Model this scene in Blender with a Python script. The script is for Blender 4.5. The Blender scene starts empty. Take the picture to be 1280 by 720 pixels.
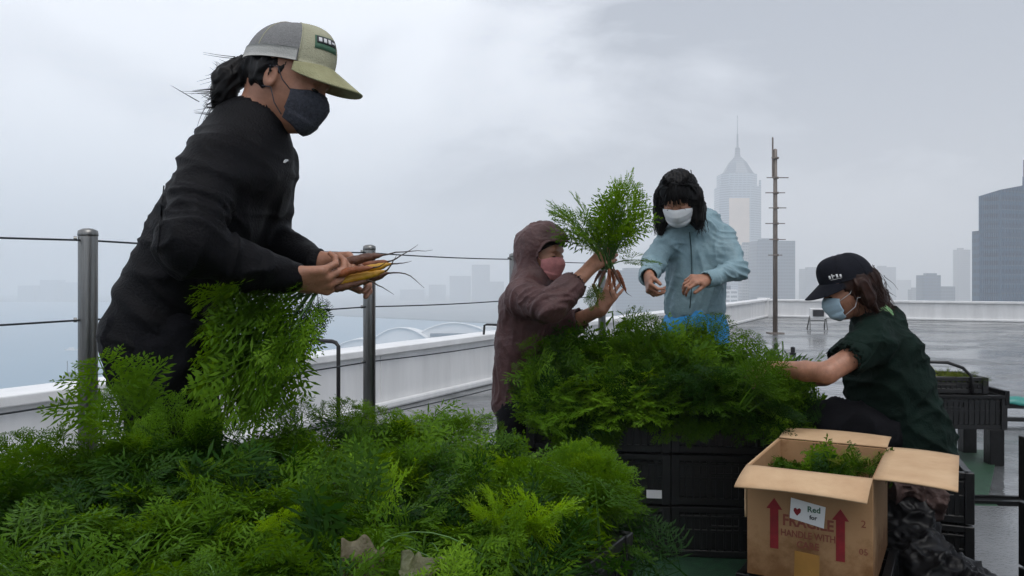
import bpy, math, random
import numpy as np
from mathutils import Vector, Matrix

rad = math.radians
H = 1.15            # eye height of the photographer
FPX = 1000.0        # focal length in photo pixels
HOR = 349.0         # horizon row in the photo

SC = bpy.context.scene
COL = SC.collection

def P(px, py, d):
    return np.array([(px-640.0)/FPX*d, d, H-(py-HOR)/FPX*d])
def XY(px, d):
    return np.array([(px-640.0)/FPX*d, d])
def A3(*v):
    return np.array(v, dtype=float)
def nrm(v):
    v = np.asarray(v, float); return v/(np.linalg.norm(v)+1e-12)

UA = A3(.492, .870, 0)      # direction the railing runs
VA = A3(.870, -.492, 0)     # square to it

# ------------------------------------------------------------------ noise
def _hash(ix, iy, iz, seed):
    h = (ix.astype(np.uint32)*np.uint32(374761393) + iy.astype(np.uint32)*np.uint32(668265263)
         + iz.astype(np.uint32)*np.uint32(2147483647) + np.uint32((seed*974634777) & 0xffffffff))
    h = (h ^ (h >> np.uint32(13)))*np.uint32(1274126177)
    h = h ^ (h >> np.uint32(16))
    return (h & np.uint32(0xffff)).astype(np.float32)/65535.0
def vnoise(p, seed=0):
    p = np.asarray(p, np.float32)
    i = np.floor(p).astype(np.int64); f = p-i
    f = f*f*(3-2*f)
    r = 0
    for a in (0, 1):
        for b in (0, 1):
            for c in (0, 1):
                w = ((f[:, 0] if a else 1-f[:, 0])*(f[:, 1] if b else 1-f[:, 1])*(f[:, 2] if c else 1-f[:, 2]))
                r = r + w*_hash(i[:, 0]+a, i[:, 1]+b, i[:, 2]+c, seed)
    return r
def ridge(p, seed=0):
    n = vnoise(p, seed)
    r = 1-np.abs(2*n-1)*2
    return 1.7*np.clip(r, 0, 1)**1.5-.5+.25*r
def axes(p, ax, along, across):
    """scale coordinates so that noise makes creases square to the axis ax"""
    ax = nrm(ax); t = p@ax
    return (p-np.outer(t, ax))*across + np.outer(t, ax)*along

# ------------------------------------------------------------------ objects
def link(o, parent=None):
    COL.objects.link(o)
    if parent is not None:
        o.parent = parent
    return o
def tag(o, label=None, cat=None, group=None, kind=None):
    if label: o['label'] = label
    if cat: o['category'] = cat
    if group: o['group'] = group
    if kind: o['kind'] = kind
    return o
def empty(name, loc, rz=0.0):
    o = bpy.data.objects.new(name, None); link(o)
    o.location = tuple(loc); o.rotation_euler = (0, 0, rz)
    o.empty_display_size = .1
    return o
def world_loc(o):
    p = np.zeros(3)
    while o is not None:
        p = p+np.array(o.location); o = o.parent
    return p
def mesh_obj(name, V, Fq, mat, parent=None, smooth=False, world=False, loc=None, tint=None, mats=None, midx=None):
    """V (n,3), Fq: (m,4) array or list of faces. world: V is in world space"""
    V = np.asarray(V, np.float64).reshape(-1, 3)
    o_loc = np.zeros(3) if loc is None else np.asarray(loc, float)
    if world:
        off = o_loc.copy()
        if parent is not None: off = off + world_loc(parent)
        V = V-off
    me = bpy.data.meshes.new(name)
    if isinstance(Fq, np.ndarray):
        n = len(V); m, kk = Fq.shape
        me.vertices.add(n); me.loops.add(m*kk); me.polygons.add(m)
        me.vertices.foreach_set('co', V.astype(np.float32).ravel())
        me.loops.foreach_set('vertex_index', Fq.astype(np.int32).ravel())
        me.polygons.foreach_set('loop_start', (np.arange(m)*kk).astype(np.int32))
        me.polygons.foreach_set('loop_total', np.full(m, kk, np.int32))
    else:
        me.from_pydata(V.tolist(), [], [tuple(f) for f in Fq])
    me.update(calc_edges=True)
    me.validate()
    if tint is not None and len(me.vertices) == len(V):
        at = me.attributes.new('tint', 'FLOAT', 'POINT')
        at.data.foreach_set('value', np.asarray(tint, np.float32))
    for m_ in (mats or [mat]):
        me.materials.append(m_)
    if midx is not None and len(midx) == len(me.polygons):
        me.polygons.foreach_set('material_index', np.asarray(midx, np.int32))
    if smooth:
        me.polygons.foreach_set('use_smooth', np.ones(len(me.polygons), bool))
    o = bpy.data.objects.new(name, me)
    if loc is not None: o.location = tuple(loc)
    return link(o, parent)

class MB:
    """collects boxes, tubes, strips into one mesh"""
    def __init__(s): s.V = []; s.F = []; s.M = []
    def add(s, V, F, m=0):
        n = len(s.V)
        s.V += [tuple(map(float, v)) for v in V]
        for f in F: s.F.append(tuple(i+n for i in f)); s.M.append(m)
        return s
    def box(s, c, size, R=None, m=0, taper=1.0):
        hx, hy, hz = [q/2 for q in size]
        pts = [np.array([sx*hx*(taper if sz > 0 else 1), sy*hy*(taper if sz > 0 else 1), sz*hz]) for sz in (-1, 1) for sy in (-1, 1) for sx in (-1, 1)]
        if R is not None: pts = [R@p for p in pts]
        pts = [p+np.asarray(c, float) for p in pts]
        return s.add(pts, [(0, 2, 3, 1), (4, 5, 7, 6), (0, 1, 5, 4), (2, 6, 7, 3), (0, 4, 6, 2), (1, 3, 7, 5)], m)
    def tube(s, pts, r, n=10, m=0, cap=True):
        pts = [np.asarray(p, float) for p in pts]
        rs = r if hasattr(r, '__len__') else [r]*len(pts)
        V = []; F = []
        t0 = nrm(pts[1]-pts[0]); up = A3(0, 0, 1) if abs(t0[2]) < .9 else A3(1, 0, 0)
        a = nrm(np.cross(t0, up))
        for i, p in enumerate(pts):
            t = nrm(pts[min(i+1, len(pts)-1)]-pts[max(i-1, 0)])
            a = nrm(a-t*np.dot(a, t)); b = np.cross(t, a)
            for k in range(n):
                th = 2*math.pi*k/n
                V.append(p+rs[i]*(math.cos(th)*a+math.sin(th)*b))
        for i in range(len(pts)-1):
            for k in range(n):
                k2 = (k+1) % n
                F.append((i*n+k, i*n+k2, (i+1)*n+k2, (i+1)*n+k))
        if cap:
            F.append(tuple(range(n))[::-1]); F.append(tuple((len(pts)-1)*n+k for k in range(n)))
        return s.add(V, F, m)
    def lathe(s, c, prof, n=16, m=0):
        """prof: (r,z) list about vertical axis"""
        V = []; F = []
        for r, z in prof:
            for k in range(n):
                th = 2*math.pi*k/n
                V.append((c[0]+r*math.cos(th), c[1]+r*math.sin(th), c[2]+z))
        for i in range(len(prof)-1):
            for k in range(n):
                k2 = (k+1) % n
                F.append((i*n+k, i*n+k2, (i+1)*n+k2, (i+1)*n+k))
        F.append(tuple(range(n))[::-1]); F.append(tuple((len(prof)-1)*n+k for k in range(n)))
        return s.add(V, F, m)
    def prism(s, poly, z0, z1, m=0):
        n = len(poly)
        V = [(x, y, z0) for x, y in poly]+[(x, y, z1) for x, y in poly]
        F = [tuple(range(n))[::-1], tuple(range(n, 2*n))]
        F += [(i, (i+1) % n, n+(i+1) % n, n+i) for i in range(n)]
        return s.add(V, F, m)
    def build(s, name, mat, parent=None, world=True, smooth=False, bevel=0, loc=None, mats=None):
        o = mesh_obj(name, s.V, s.F, mat, parent, smooth=smooth, world=world, loc=loc, mats=mats, midx=s.M if mats else None)
        if bevel:
            b = o.modifiers.new('bevel', 'BEVEL'); b.width = bevel; b.segments = 2; b.limit_method = 'ANGLE'; b.angle_limit = rad(40)
            b.harden_normals = False
        if smooth:
            pass
        return o
def Rz(a):
    c, s_ = math.cos(a), math.sin(a)
    return np.array([[c, -s_, 0], [s_, c, 0], [0, 0, 1.]])
def frame(f, up=A3(0, 0, 1)):
    """columns: forward, left, up"""
    f = nrm(f); l = nrm(np.cross(up, f)); u = np.cross(f, l)
    return f, l, u

def surf(fn, nu, nv, thick=0.0, close_u=False):
    """grid surface fn(u,v)->3-vector arrays with optional thickness (towards -normal)"""
    uu, vv = np.meshgrid(np.linspace(0, 1, nu), np.linspace(0, 1, nv), indexing='ij')
    X = fn(uu.ravel(), vv.ravel())
    idx = np.arange(nu*nv).reshape(nu, nv)
    a, b, c, d = idx[:-1, :-1], idx[1:, :-1], idx[1:, 1:], idx[:-1, 1:]
    F = np.stack([a, b, c, d], -1).reshape(-1, 4)
    if not thick: return X, F
    N = vnormals(X, F)
    X2 = X-N*thick; n = len(X)
    F2 = F[:, ::-1]+n
    def edge(line):
        return np.stack([line[:-1], line[1:], line[1:]+n, line[:-1]+n], -1)
    E = [edge(idx[:, 0][::-1]), edge(idx[:, -1])]
    if not close_u: E += [edge(idx[0, :]), edge(idx[-1, :][::-1])]
    return np.concatenate([X, X2]), np.concatenate([F, F2]+E)
def vnormals(V, F):
    a, b, c, d = V[F[:, 0]], V[F[:, 1]], V[F[:, 2]], V[F[:, 3]]
    fn = np.cross(c-a, d-b)
    N = np.zeros_like(V)
    for k in range(4):
        for ax in range(3):
            N[:, ax] += np.bincount(F[:, k], weights=fn[:, ax], minlength=len(V))
    return N/(np.linalg.norm(N, axis=1, keepdims=True)+1e-12)

# ------------------------------------------------------------------ signed distance modelling for bodies and clothes
class SDF:
    def __init__(s, lo, hi, h):
        s.lo = np.asarray(lo, float); s.h = h
        n = np.ceil((np.asarray(hi, float)-s.lo)/h).astype(int)+1
        s.n = n; s.a = np.full(n, .3, np.float32)
    def win(s, lo, hi):
        i0 = np.maximum(np.floor((lo-s.lo)/s.h).astype(int), 0)
        i1 = np.minimum(np.ceil((hi-s.lo)/s.h).astype(int)+1, s.n)
        if np.any(i1 <= i0): return None
        sl = tuple(slice(a, b) for a, b in zip(i0, i1))
        g = [(s.lo[k]+s.h*np.arange(i0[k], i1[k])).astype(np.float32) for k in range(3)]
        return sl, g[0][:, None, None], g[1][None, :, None], g[2][None, None, :]
    def merge(s, sl, d, k, sub=False):
        a = s.a[sl]
        if sub:
            if k > 0:
                hh = np.maximum(k-np.abs(a+d), 0)/k
                s.a[sl] = np.maximum(a, -d)+hh*hh*k*.25
            else: s.a[sl] = np.maximum(a, -d)
            return
        if k > 0:
            hh = np.maximum(k-np.abs(a-d), 0)/k
            s.a[sl] = np.minimum(a, d)-hh*hh*k*.25
        else: s.a[sl] = np.minimum(a, d)
    def cone(s, A, B, ra, rb, k=.02, flat=None, sub=False):
        A = np.asarray(A, float); B = np.asarray(B, float)
        m = max(ra, rb)+k+2*s.h
        w = s.win(np.minimum(A, B)-m, np.maximum(A, B)+m)
        if w is None: return s
        sl, X, Y, Z = w
        X = X-A[0]; Y = Y-A[1]; Z = Z-A[2]; ba = B-A
        mul = 1.0
        if flat is not None:
            dr, fac = flat; dr = nrm(dr)
            t = X*dr[0]+Y*dr[1]+Z*dr[2]; q = 1/fac-1
            X = X+t*q*dr[0]; Y = Y+t*q*dr[1]; Z = Z+t*q*dr[2]
            ba = ba+np.dot(ba, dr)*q*dr; mul = min(1.0, fac)
        L2 = max(float(ba@ba), 1e-9)
        h = np.clip((X*ba[0]+Y*ba[1]+Z*ba[2])/L2, 0, 1)
        d = np.sqrt((X-h*ba[0])**2+(Y-h*ba[1])**2+(Z-h*ba[2])**2)-(ra+(rb-ra)*h)
        s.merge(sl, (d*mul).astype(np.float32), k, sub); return s
    def chain(s, pts, rs, k=.02, flat=None):
        # the links are joined hard (equal radii meet), the whole chain blends once
        pts = [np.asarray(p, float) for p in pts]; m = max(rs)+k+2*s.h
        w = s.win(np.min(pts, axis=0)-m, np.max(pts, axis=0)+m)
        if w is None: return s
        sl, X0, Y0, Z0 = w; acc = None
        for i in range(len(pts)-1):
            A = pts[i]; ba = pts[i+1]-A; L2 = max(float(ba@ba), 1e-9)
            X = X0-A[0]; Y = Y0-A[1]; Z = Z0-A[2]
            h = np.clip((X*ba[0]+Y*ba[1]+Z*ba[2])/L2, 0, 1)
            d = np.sqrt((X-h*ba[0])**2+(Y-h*ba[1])**2+(Z-h*ba[2])**2)-(rs[i]+(rs[i+1]-rs[i])*h)
            acc = d if acc is None else np.minimum(acc, d)-np.maximum(.012-np.abs(acc-d), 0)**2/.012*.25
        s.merge(sl, acc.astype(np.float32), k); return s
    def ell(s, c, r, R=None, k=.02, sub=False):
        """R: tuple of three axis vectors"""
        c = np.asarray(c, float); m = max(r)+k+2*s.h
        w = s.win(c-m, c+m)
        if w is None: return s
        sl, X, Y, Z = w
        X = X-c[0]; Y = Y-c[1]; Z = Z-c[2]
        if R is None: R = (A3(1, 0, 0), A3(0, 1, 0), A3(0, 0, 1))
        q = [(X*R[i][0]+Y*R[i][1]+Z*R[i][2]) for i in range(3)]
        k0 = np.sqrt((q[0]/r[0])**2+(q[1]/r[1])**2+(q[2]/r[2])**2)
        k1 = np.sqrt((q[0]/r[0]**2)**2+(q[1]/r[1]**2)**2+(q[2]/r[2]**2)**2)
        d = k0*(k0-1)/np.maximum(k1, 1e-4)
        d = np.where(k0 < .2, -min(r)*.8, d)
        s.merge(sl, d.astype(np.float32), k, sub); return s
    def mesh(s):
        a = s.a; ins = a < 0
        c = np.zeros(tuple(np.array(a.shape)-1), np.uint8)
        for i in (0, 1):
            for j in (0, 1):
                for k in (0, 1):
                    c += ins[i:a.shape[0]-1+i, j:a.shape[1]-1+j, k:a.shape[2]-1+k]
        act = (c > 0) & (c < 8)
        I = np.argwhere(act); n = len(I)
        idm = np.full(act.shape, -1, np.int32); idm[act] = np.arange(n)
        def val(o): return a[I[:, 0]+o[0], I[:, 1]+o[1], I[:, 2]+o[2]]
        cor = {}
        for i in (0, 1):
            for j in (0, 1):
                for k in (0, 1): cor[(i, j, k)] = val((i, j, k))
        acc = np.zeros((n, 3)); cnt = np.zeros(n)
        for o in cor:
            for ax in range(3):
                if o[ax]: continue
                o2 = list(o); o2[ax] = 1; o2 = tuple(o2)
                v0, v1 = cor[o], cor[o2]
                cr = (v0 < 0) != (v1 < 0)
                t = v0/np.where(cr, v0-v1, 1)
                p = np.zeros((n, 3)); p[:] = o; p[:, ax] = t
                acc[cr] += p[cr]; cnt += cr
        V = s.lo+s.h*(I+acc/cnt[:, None])
        Fs = []
        for ax in range(3):
            b, c_ = (ax+1) % 3, (ax+2) % 3
            sl0 = [slice(None)]*3; sl1 = [slice(None)]*3
            sl0[ax] = slice(0, -1); sl1[ax] = slice(1, None)
            i0 = ins[tuple(sl0)]; i1 = ins[tuple(sl1)]
            e = i0 != i1
            E = np.argwhere(e)
            ok = (E[:, b] > 0) & (E[:, c_] > 0) & (E[:, b] < act.shape[b]) & (E[:, c_] < act.shape[c_])
            E = E[ok]
            def cell(db, dc):
                q = E.copy(); q[:, b] -= db; q[:, c_] -= dc
                return idm[q[:, 0], q[:, 1], q[:, 2]]
            Q = np.stack([cell(1, 1), cell(0, 1), cell(0, 0), cell(1, 0)], -1)
            fl = ~i0[E[:, 0], E[:, 1], E[:, 2]]
            Q[fl] = Q[fl][:, ::-1]
            Fs.append(Q[(Q >= 0).all(1)])
        return V, np.concatenate(Fs)
    def obj(s, name, mat, parent, disp=None, **kw):
        V, F = s.mesh()
        if disp is not None:
            N = vnormals(V, F)
            V = V+N*np.asarray(disp(V, N))[:, None]
        return mesh_obj(name, V, F, mat, parent, smooth=True, world=True, **kw)

# ------------------------------------------------------------------ materials
def mat(name, col, rough=.6, metal=0.0, var=.0, scale=8.0, bump=0.0, bscale=60.0, spec=.5, col2=None, trans=0, coat=0, stretch=None, sheen=0, sss=0):
    m = bpy.data.materials.new(name); m.use_nodes = True
    nt = m.node_tree; N = nt.nodes; L = nt.links
    b = N['Principled BSDF']
    b.inputs['Base Color'].default_value = (*col, 1)
    b.inputs['Roughness'].default_value = rough; b.inputs['Metallic'].default_value = metal
    b.inputs['Specular IOR Level'].default_value = spec
    if coat: b.inputs['Coat Weight'].default_value = coat; b.inputs['Coat Roughness'].default_value = .15
    if sheen: b.inputs['Sheen Weight'].default_value = sheen
    if sss: b.inputs['Subsurface Weight'].default_value = sss; b.inputs['Subsurface Radius'].default_value = (.01, .004, .002); b.inputs['Subsurface Scale'].default_value = 1
    tc = N.new('ShaderNodeTexCoord'); src = tc.outputs['Object']
    if stretch:
        mp = N.new('ShaderNodeMapping'); mp.inputs['Scale'].default_value = stretch
        L.new(src, mp.inputs[0]); src = mp.outputs[0]
    if var or col2:
        n = N.new('ShaderNodeTexNoise'); n.inputs['Scale'].default_value = scale; n.inputs['Detail'].default_value = 6
        n.inputs['Roughness'].default_value = .65
        L.new(src, n.inputs['Vector'])
        r = N.new('ShaderNodeValToRGB'); r.color_ramp.elements[0].position = .32; r.color_ramp.elements[1].position = .68
        c2 = col2 or tuple(min(1, c*(1+var)) for c in col); c1 = col if col2 else tuple(c*(1-var) for c in col)
        r.color_ramp.elements[0].color = (*c1, 1); r.color_ramp.elements[1].color = (*c2, 1)
        L.new(n.outputs['Fac'], r.inputs[0]); L.new(r.outputs[0], b.inputs['Base Color'])
    if bump:
        n = N.new('ShaderNodeTexNoise'); n.inputs['Scale'].default_value = bscale; n.inputs['Detail'].default_value = 4
        L.new(src, n.inputs['Vector'])
        bp = N.new('ShaderNodeBump'); bp.inputs['Strength'].default_value = bump; bp.inputs['Distance'].default_value = .01
        L.new(n.outputs['Fac'], bp.inputs['Height']); L.new(bp.outputs[0], b.inputs['Normal'])
    m['p'] = 1
    return m

def leaf_mat(name, dark, mid, light):
    m = bpy.data.materials.new(name); m.use_nodes = True
    nt = m.node_tree; N = nt.nodes; L = nt.links
    b = N['Principled BSDF']; out = N['Material Output']
    at = N.new('ShaderNodeAttribute'); at.attribute_name = 'tint'
    r = N.new('ShaderNodeValToRGB')
    e = r.color_ramp.elements; e[0].position = 0; e[0].color = (*dark, 1); e[1].position = 1; e[1].color = (*light, 1)
    k = e.new(.5); k.color = (*mid, 1)
    L.new(at.outputs['Fac'], r.inputs[0]); L.new(r.outputs[0], b.inputs['Base Color'])
    b.inputs['Roughness'].default_value = .5; b.inputs['Specular IOR Level'].default_value = .14
    t = N.new('ShaderNodeBsdfTranslucent')
    hs = N.new('ShaderNodeHueSaturation'); hs.inputs['Hue'].default_value = .48; hs.inputs['Saturation'].default_value = 1.1; hs.inputs['Value'].default_value = 1.3
    L.new(r.outputs[0], hs.inputs['Color']); L.new(hs.outputs[0], t.inputs[0])
    mx = N.new('ShaderNodeMixShader'); mx.inputs[0].default_value = .45
    L.new(b.outputs[0], mx.inputs[1]); L.new(t.outputs[0], mx.inputs[2]); L.new(mx.outputs[0], out.inputs['Surface'])
    return m
# ================================================================== camera, light, sky
cam_d = bpy.data.cameras.new('camera'); cam = bpy.data.objects.new('camera', cam_d); link(cam)
cam.location = (0, 0, H); cam.rotation_euler = (rad(90), 0, 0)
cam_d.sensor_width = 36; cam_d.lens = 36*FPX/1280
cam_d.shift_y = -(360-HOR)/1280
cam_d.clip_start = .05; cam_d.clip_end = 20000
SC.camera = cam
SC.view_settings.view_transform = 'Standard'; SC.view_settings.look = 'None'
SC.view_settings.exposure = 0; SC.view_settings.gamma = 1
SC.cycles.use_denoising = True
try: SC.cycles.denoiser = 'OPENIMAGEDENOISE'
except Exception: pass
SC.cycles.max_bounces = 8; SC.cycles.diffuse_bounces = 3; SC.cycles.glossy_bounces = 3; SC.cycles.transmission_bounces = 3
SC.cycles.volume_bounces = 5; SC.cycles.transparent_max_bounces = 6
SC.cycles.sample_clamp_indirect = 4

SUN_EL, SUN_AZ = rad(62), rad(150)      # azimuth measured from +Y towards +X: high, behind the photographer
w = bpy.data.worlds.new('World'); SC.world = w; w.use_nodes = True
nt = w.node_tree; N = nt.nodes; L = nt.links
bg = N['Background']; bg.inputs['Strength'].default_value = .1
sky = N.new('ShaderNodeTexSky'); sky.sky_type = 'NISHITA'; sky.sun_disc = False
sky.sun_elevation = SUN_EL; sky.sun_rotation = SUN_AZ; sky.air_density = 1.5; sky.dust_density = 3
tc = N.new('ShaderNodeTexCoord')
mp = N.new('ShaderNodeMapping'); mp.inputs['Scale'].default_value = (1.0, 1.0, 2.3); mp.inputs['Location'].default_value = (3.1, 1.7, .4)
L.new(tc.outputs['Generated'], mp.inputs[0])
n1 = N.new('ShaderNodeTexNoise'); n1.inputs['Scale'].default_value = 2.6; n1.inputs['Detail'].default_value = 7; n1.inputs['Roughness'].default_value = .52; n1.inputs['Distortion'].default_value = .4
L.new(mp.outputs[0], n1.inputs['Vector'])
# heavier cloud in the north-east half of the sky
dp = N.new('ShaderNodeVectorMath'); dp.operation = 'DOT_PRODUCT'; dp.inputs[1].default_value = (.86, .30, .42)
L.new(tc.outputs['Generated'], dp.inputs[0])
mr = N.new('ShaderNodeMapRange'); mr.inputs[1].default_value = .1; mr.inputs[2].default_value = .95; mr.inputs[3].default_value = 0; mr.inputs[4].default_value = 1.1
L.new(dp.outputs['Value'], mr.inputs[0])
mn = N.new('ShaderNodeMapRange'); mn.inputs[1].default_value = .3; mn.inputs[2].default_value = .7; mn.inputs[3].default_value = -.50; mn.inputs[4].default_value = .50
L.new(n1.outputs['Fac'], mn.inputs[0])
ad = N.new('ShaderNodeMath'); ad.operation = 'ADD'; L.new(mr.outputs[0], ad.inputs[0]); L.new(mn.outputs[0], ad.inputs[1])
cr = N.new('ShaderNodeValToRGB'); e = cr.color_ramp.elements
SKY_GAIN = 21
e[0].position = 0; e[0].color = (.58, .597, .635, 1); e[1].position = .75; e[1].color = (.19, .205, .24, 1)
k_ = e.new(.36); k_.color = (.47, .486, .525, 1)
L.new(ad.outputs[0], cr.inputs[0])
gm = N.new('ShaderNodeVectorMath'); gm.operation = 'SCALE'; gm.inputs['Scale'].default_value = SKY_GAIN
L.new(cr.outputs[0], gm.inputs[0])
mx = N.new('ShaderNodeMix'); mx.data_type = 'RGBA'; mx.inputs['Factor'].default_value = .95
L.new(sky.outputs[0], mx.inputs['A']); L.new(gm.outputs[0], mx.inputs['B']); L.new(mx.outputs['Result'], bg.inputs['Color'])

sd = bpy.data.lights.new('sun', 'SUN'); sd.energy = 1.5; sd.angle = rad(30); sd.color = (1, .97, .93)
so = bpy.data.objects.new('sun', sd); link(so)
sdir = Vector((math.sin(SUN_AZ)*math.cos(SUN_EL), math.cos(SUN_AZ)*math.cos(SUN_EL), math.sin(SUN_EL)))
so.rotation_euler = sdir.to_track_quat('Z', 'Y').to_euler(); so.location = (0, 0, 30)

# ================================================================== materials
M = {}
M['steel'] = mat('steel', (.21, .21, .205), .38, 1.0, var=.15, scale=30, stretch=(8, 8, .5))
M['cable'] = mat('cable', (.06, .065, .07), .4, .8)
M['parapet'] = mat('parapet_paint', (.72, .72, .72), .55, var=.10, scale=2.2, bump=.15, bscale=25, stretch=(1.5, 1.5, .22))
M['cap'] = mat('parapet_cap', (.76, .76, .76), .35, var=.1, scale=3, bump=.1)
M['plastic'] = mat('black_plastic', (.007, .007, .0075), .38, spec=.4, var=.3, scale=12, bump=.12, bscale=90)
M['plastic_wet'] = mat('wet_black_plastic', (.006, .006, .0065), .3, spec=.25, var=.4, scale=14, bump=.25, bscale=30)
M['black_metal'] = mat('black_metal', (.015, .015, .016), .35, .3)
M['pole'] = mat('weathered_pole', (.20, .17, .15), .5, .3, var=.3, scale=6, stretch=(4, 4, .6))
M['card'] = mat('cardboard', (.30, .165, .075), .8, col2=(.37, .215, .105), scale=5, bump=.35, bscale=12)
def stain(m):
    nt = m.node_tree; N = nt.nodes; L = nt.links; b = N['Principled BSDF']; src = b.inputs['Base Color'].links[0].from_socket
    tc = N.new('ShaderNodeTexCoord'); n = N.new('ShaderNodeTexNoise'); n.inputs['Scale'].default_value = 9; n.inputs['Detail'].default_value = 7; n.inputs['Roughness'].default_value = .7
    L.new(tc.outputs['Object'], n.inputs['Vector'])
    sp = N.new('ShaderNodeSeparateXYZ'); L.new(tc.outputs['Object'], sp.inputs[0])
    mr = N.new('ShaderNodeMapRange'); mr.inputs[1].default_value = -.02; mr.inputs[2].default_value = .16; mr.inputs[3].default_value = .36; mr.inputs[4].default_value = 0; L.new(sp.outputs[2], mr.inputs[0])
    ad = N.new('ShaderNodeMath'); ad.operation = 'ADD'; L.new(n.outputs['Fac'], ad.inputs[0]); L.new(mr.outputs[0], ad.inputs[1])
    r = N.new('ShaderNodeValToRGB'); r.color_ramp.elements[0].position = .56; r.color_ramp.elements[1].position = .80
    L.new(ad.outputs[0], r.inputs[0])
    mx = N.new('ShaderNodeMix'); mx.data_type = 'RGBA'; mx.inputs['B'].default_value = (.17, .075, .022, 1)
    L.new(r.outputs[0], mx.inputs['Factor']); L.new(src, mx.inputs['A']); L.new(mx.outputs['Result'], b.inputs['Base Color'])
stain(M['card'])
M['card_in'] = mat('cardboard_inner', (.46, .29, .16), .8, col2=(.57, .39, .23), scale=7, bump=.35, bscale=14)
M['tape'] = mat('parcel_tape', (.34, .17, .04), .3, var=.15, scale=9)
M['red'] = mat('red_print', (.20, .007, .012), .7, var=.2, scale=40)
M['ink'] = mat('brown_print', (.20, .05, .03), .7, var=.2, scale=60)
M['white'] = mat('white_paper', (.72, .72, .73), .6, var=.04)
M['green_print'] = mat('green_print', (.05, .13, .08), .7)
M['darkink'] = mat('dark_print', (.03, .03, .035), .7)
M['turf'] = mat('wet_green_turf', (.008, .035, .018), .5, col2=(.02, .075, .035), scale=26, bump=.9, bscale=160)
M['teal'] = mat('teal_sheet', (.03, .22, .19), .35, var=.3, scale=9, bump=.3, bscale=20)
M['skin'] = mat('skin', (.34, .160, .098), .46, var=.20, scale=38, bump=.12, bscale=220, sss=.12)
M['hair'] = mat('black_hair', (.005, .0045, .005), .45, spec=.16)
M['hair_brown'] = mat('brown_hair', (.022, .008, .005), .45, var=.5, scale=30, spec=.2)
M['blackcloth'] = mat('black_cloth', (.0032, .0032, .0046), .62, var=.25, scale=10, bump=.35, bscale=180, spec=.13)
M['navycloth'] = mat('charcoal_trousers', (.006, .006, .008), .8, var=.3, scale=9, bump=.35, bscale=150, spec=.1)
M['maroon'] = mat('maroon_rain_jacket', (.078, .037, .036), .5, spec=.3, var=.22, scale=14, bump=.4, bscale=90)
M['bluejacket'] = mat('pale_blue_shell', (.20, .30, .34), .5, spec=.3, var=.14, scale=12, bump=.35, bscale=60)
M['bluetrouser'] = mat('bright_blue_cloth', (.01, .22, .52), .55, var=.2, scale=20, bump=.3, bscale=100)
M['greenshirt'] = mat('dark_green_jersey', (.0045, .013, .0095), .75, var=.25, scale=10, bump=.35, bscale=150, spec=.10)
M['lime'] = mat('light_green_collar', (.20, .38, .17), .8)
M['cap_beige'] = mat('beige_canvas', (.38, .37, .26), .85, var=.12, scale=16, bump=.4, bscale=300)
M['cap_brim'] = mat('khaki_brim', (.36, .35, .20), .85, col2=(.26, .25, .13), scale=18, bump=.4, bscale=300)
M['cap_under'] = mat('brim_edge', (.12, .085, .02), .8)
M['cap_mesh'] = mat('grey_cap_mesh', (.20, .20, .20), .85, var=.2, scale=220, bump=.5, bscale=500)
M['cap_band'] = mat('pale_grey_band', (.38, .38, .36), .85, var=.1, scale=20, bump=.3, bscale=300)
M['cap_black'] = mat('black_cap_cloth', (.007, .008, .013), .8, spec=.15, var=.2, scale=20, bump=.4, bscale=250)
M['mask_dark'] = mat('patterned_dark_mask', (.012, .014, .022), .8, col2=(.05, .055, .075), scale=160, bump=.4, bscale=260)
M['mask_white'] = mat('white_mask', (.62, .64, .66), .75, var=.05, bump=.2, bscale=120)
M['mask_blue'] = mat('pale_blue_mask', (.36, .50, .60), .75, var=.08, bump=.2, bscale=120)
M['mask_pink'] = mat('pink_mask', (.50, .20, .20), .8, var=.15, scale=50, bump=.2, bscale=120)
M['carrot'] = mat('yellow_carrot', (.52, .30, .02), .45, col2=(.42, .19, .015), scale=22, bump=.35, bscale=90, stretch=(1, 1, 1))
M['carrot_orange'] = mat('orange_carrot', (.20, .055, .015), .5, var=.35, scale=30, bump=.3)
M['carrot_purple'] = mat('muddy_purple_carrot', (.075, .028, .02), .5, col2=(.16, .07, .035), scale=30, bump=.4)
M['soil_root'] = mat('root_hair', (.06, .04, .03), .8)
M['leaf'] = leaf_mat('carrot_leaf', (.012, .050, .005), (.085, .190, .008), (.24, .42, .022))
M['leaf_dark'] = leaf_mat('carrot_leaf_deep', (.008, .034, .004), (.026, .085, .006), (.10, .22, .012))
M['leaf_yellow'] = leaf_mat('yellowing_leaf', (.06, .10, .015), (.22, .26, .05), (.45, .40, .14))
M['wilt'] = mat('withered_leaf', (.07, .05, .03), .6, col2=(.13, .12, .06), scale=18, bump=.6, bscale=60)
M['wilt_pale'] = mat('pale_withered_leaf', (.115, .13, .06), .55, col2=(.06, .045, .015), scale=14, bump=.6, bscale=60)
M['eye'] = mat('eye_white', (.6, .58, .56), .25)
M['iris'] = mat('dark_iris', (.01, .007, .005), .2)
M['shoe'] = mat('black_rubber', (.012, .012, .012), .5)
M['bag'] = mat('wet_black_sheet', (.005, .005, .006), .42, spec=.22, bump=.5, bscale=18)
M['brownbag'] = mat('brown_cloth', (.05, .026, .022), .7, var=.3, scale=14, bump=.5)

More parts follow.
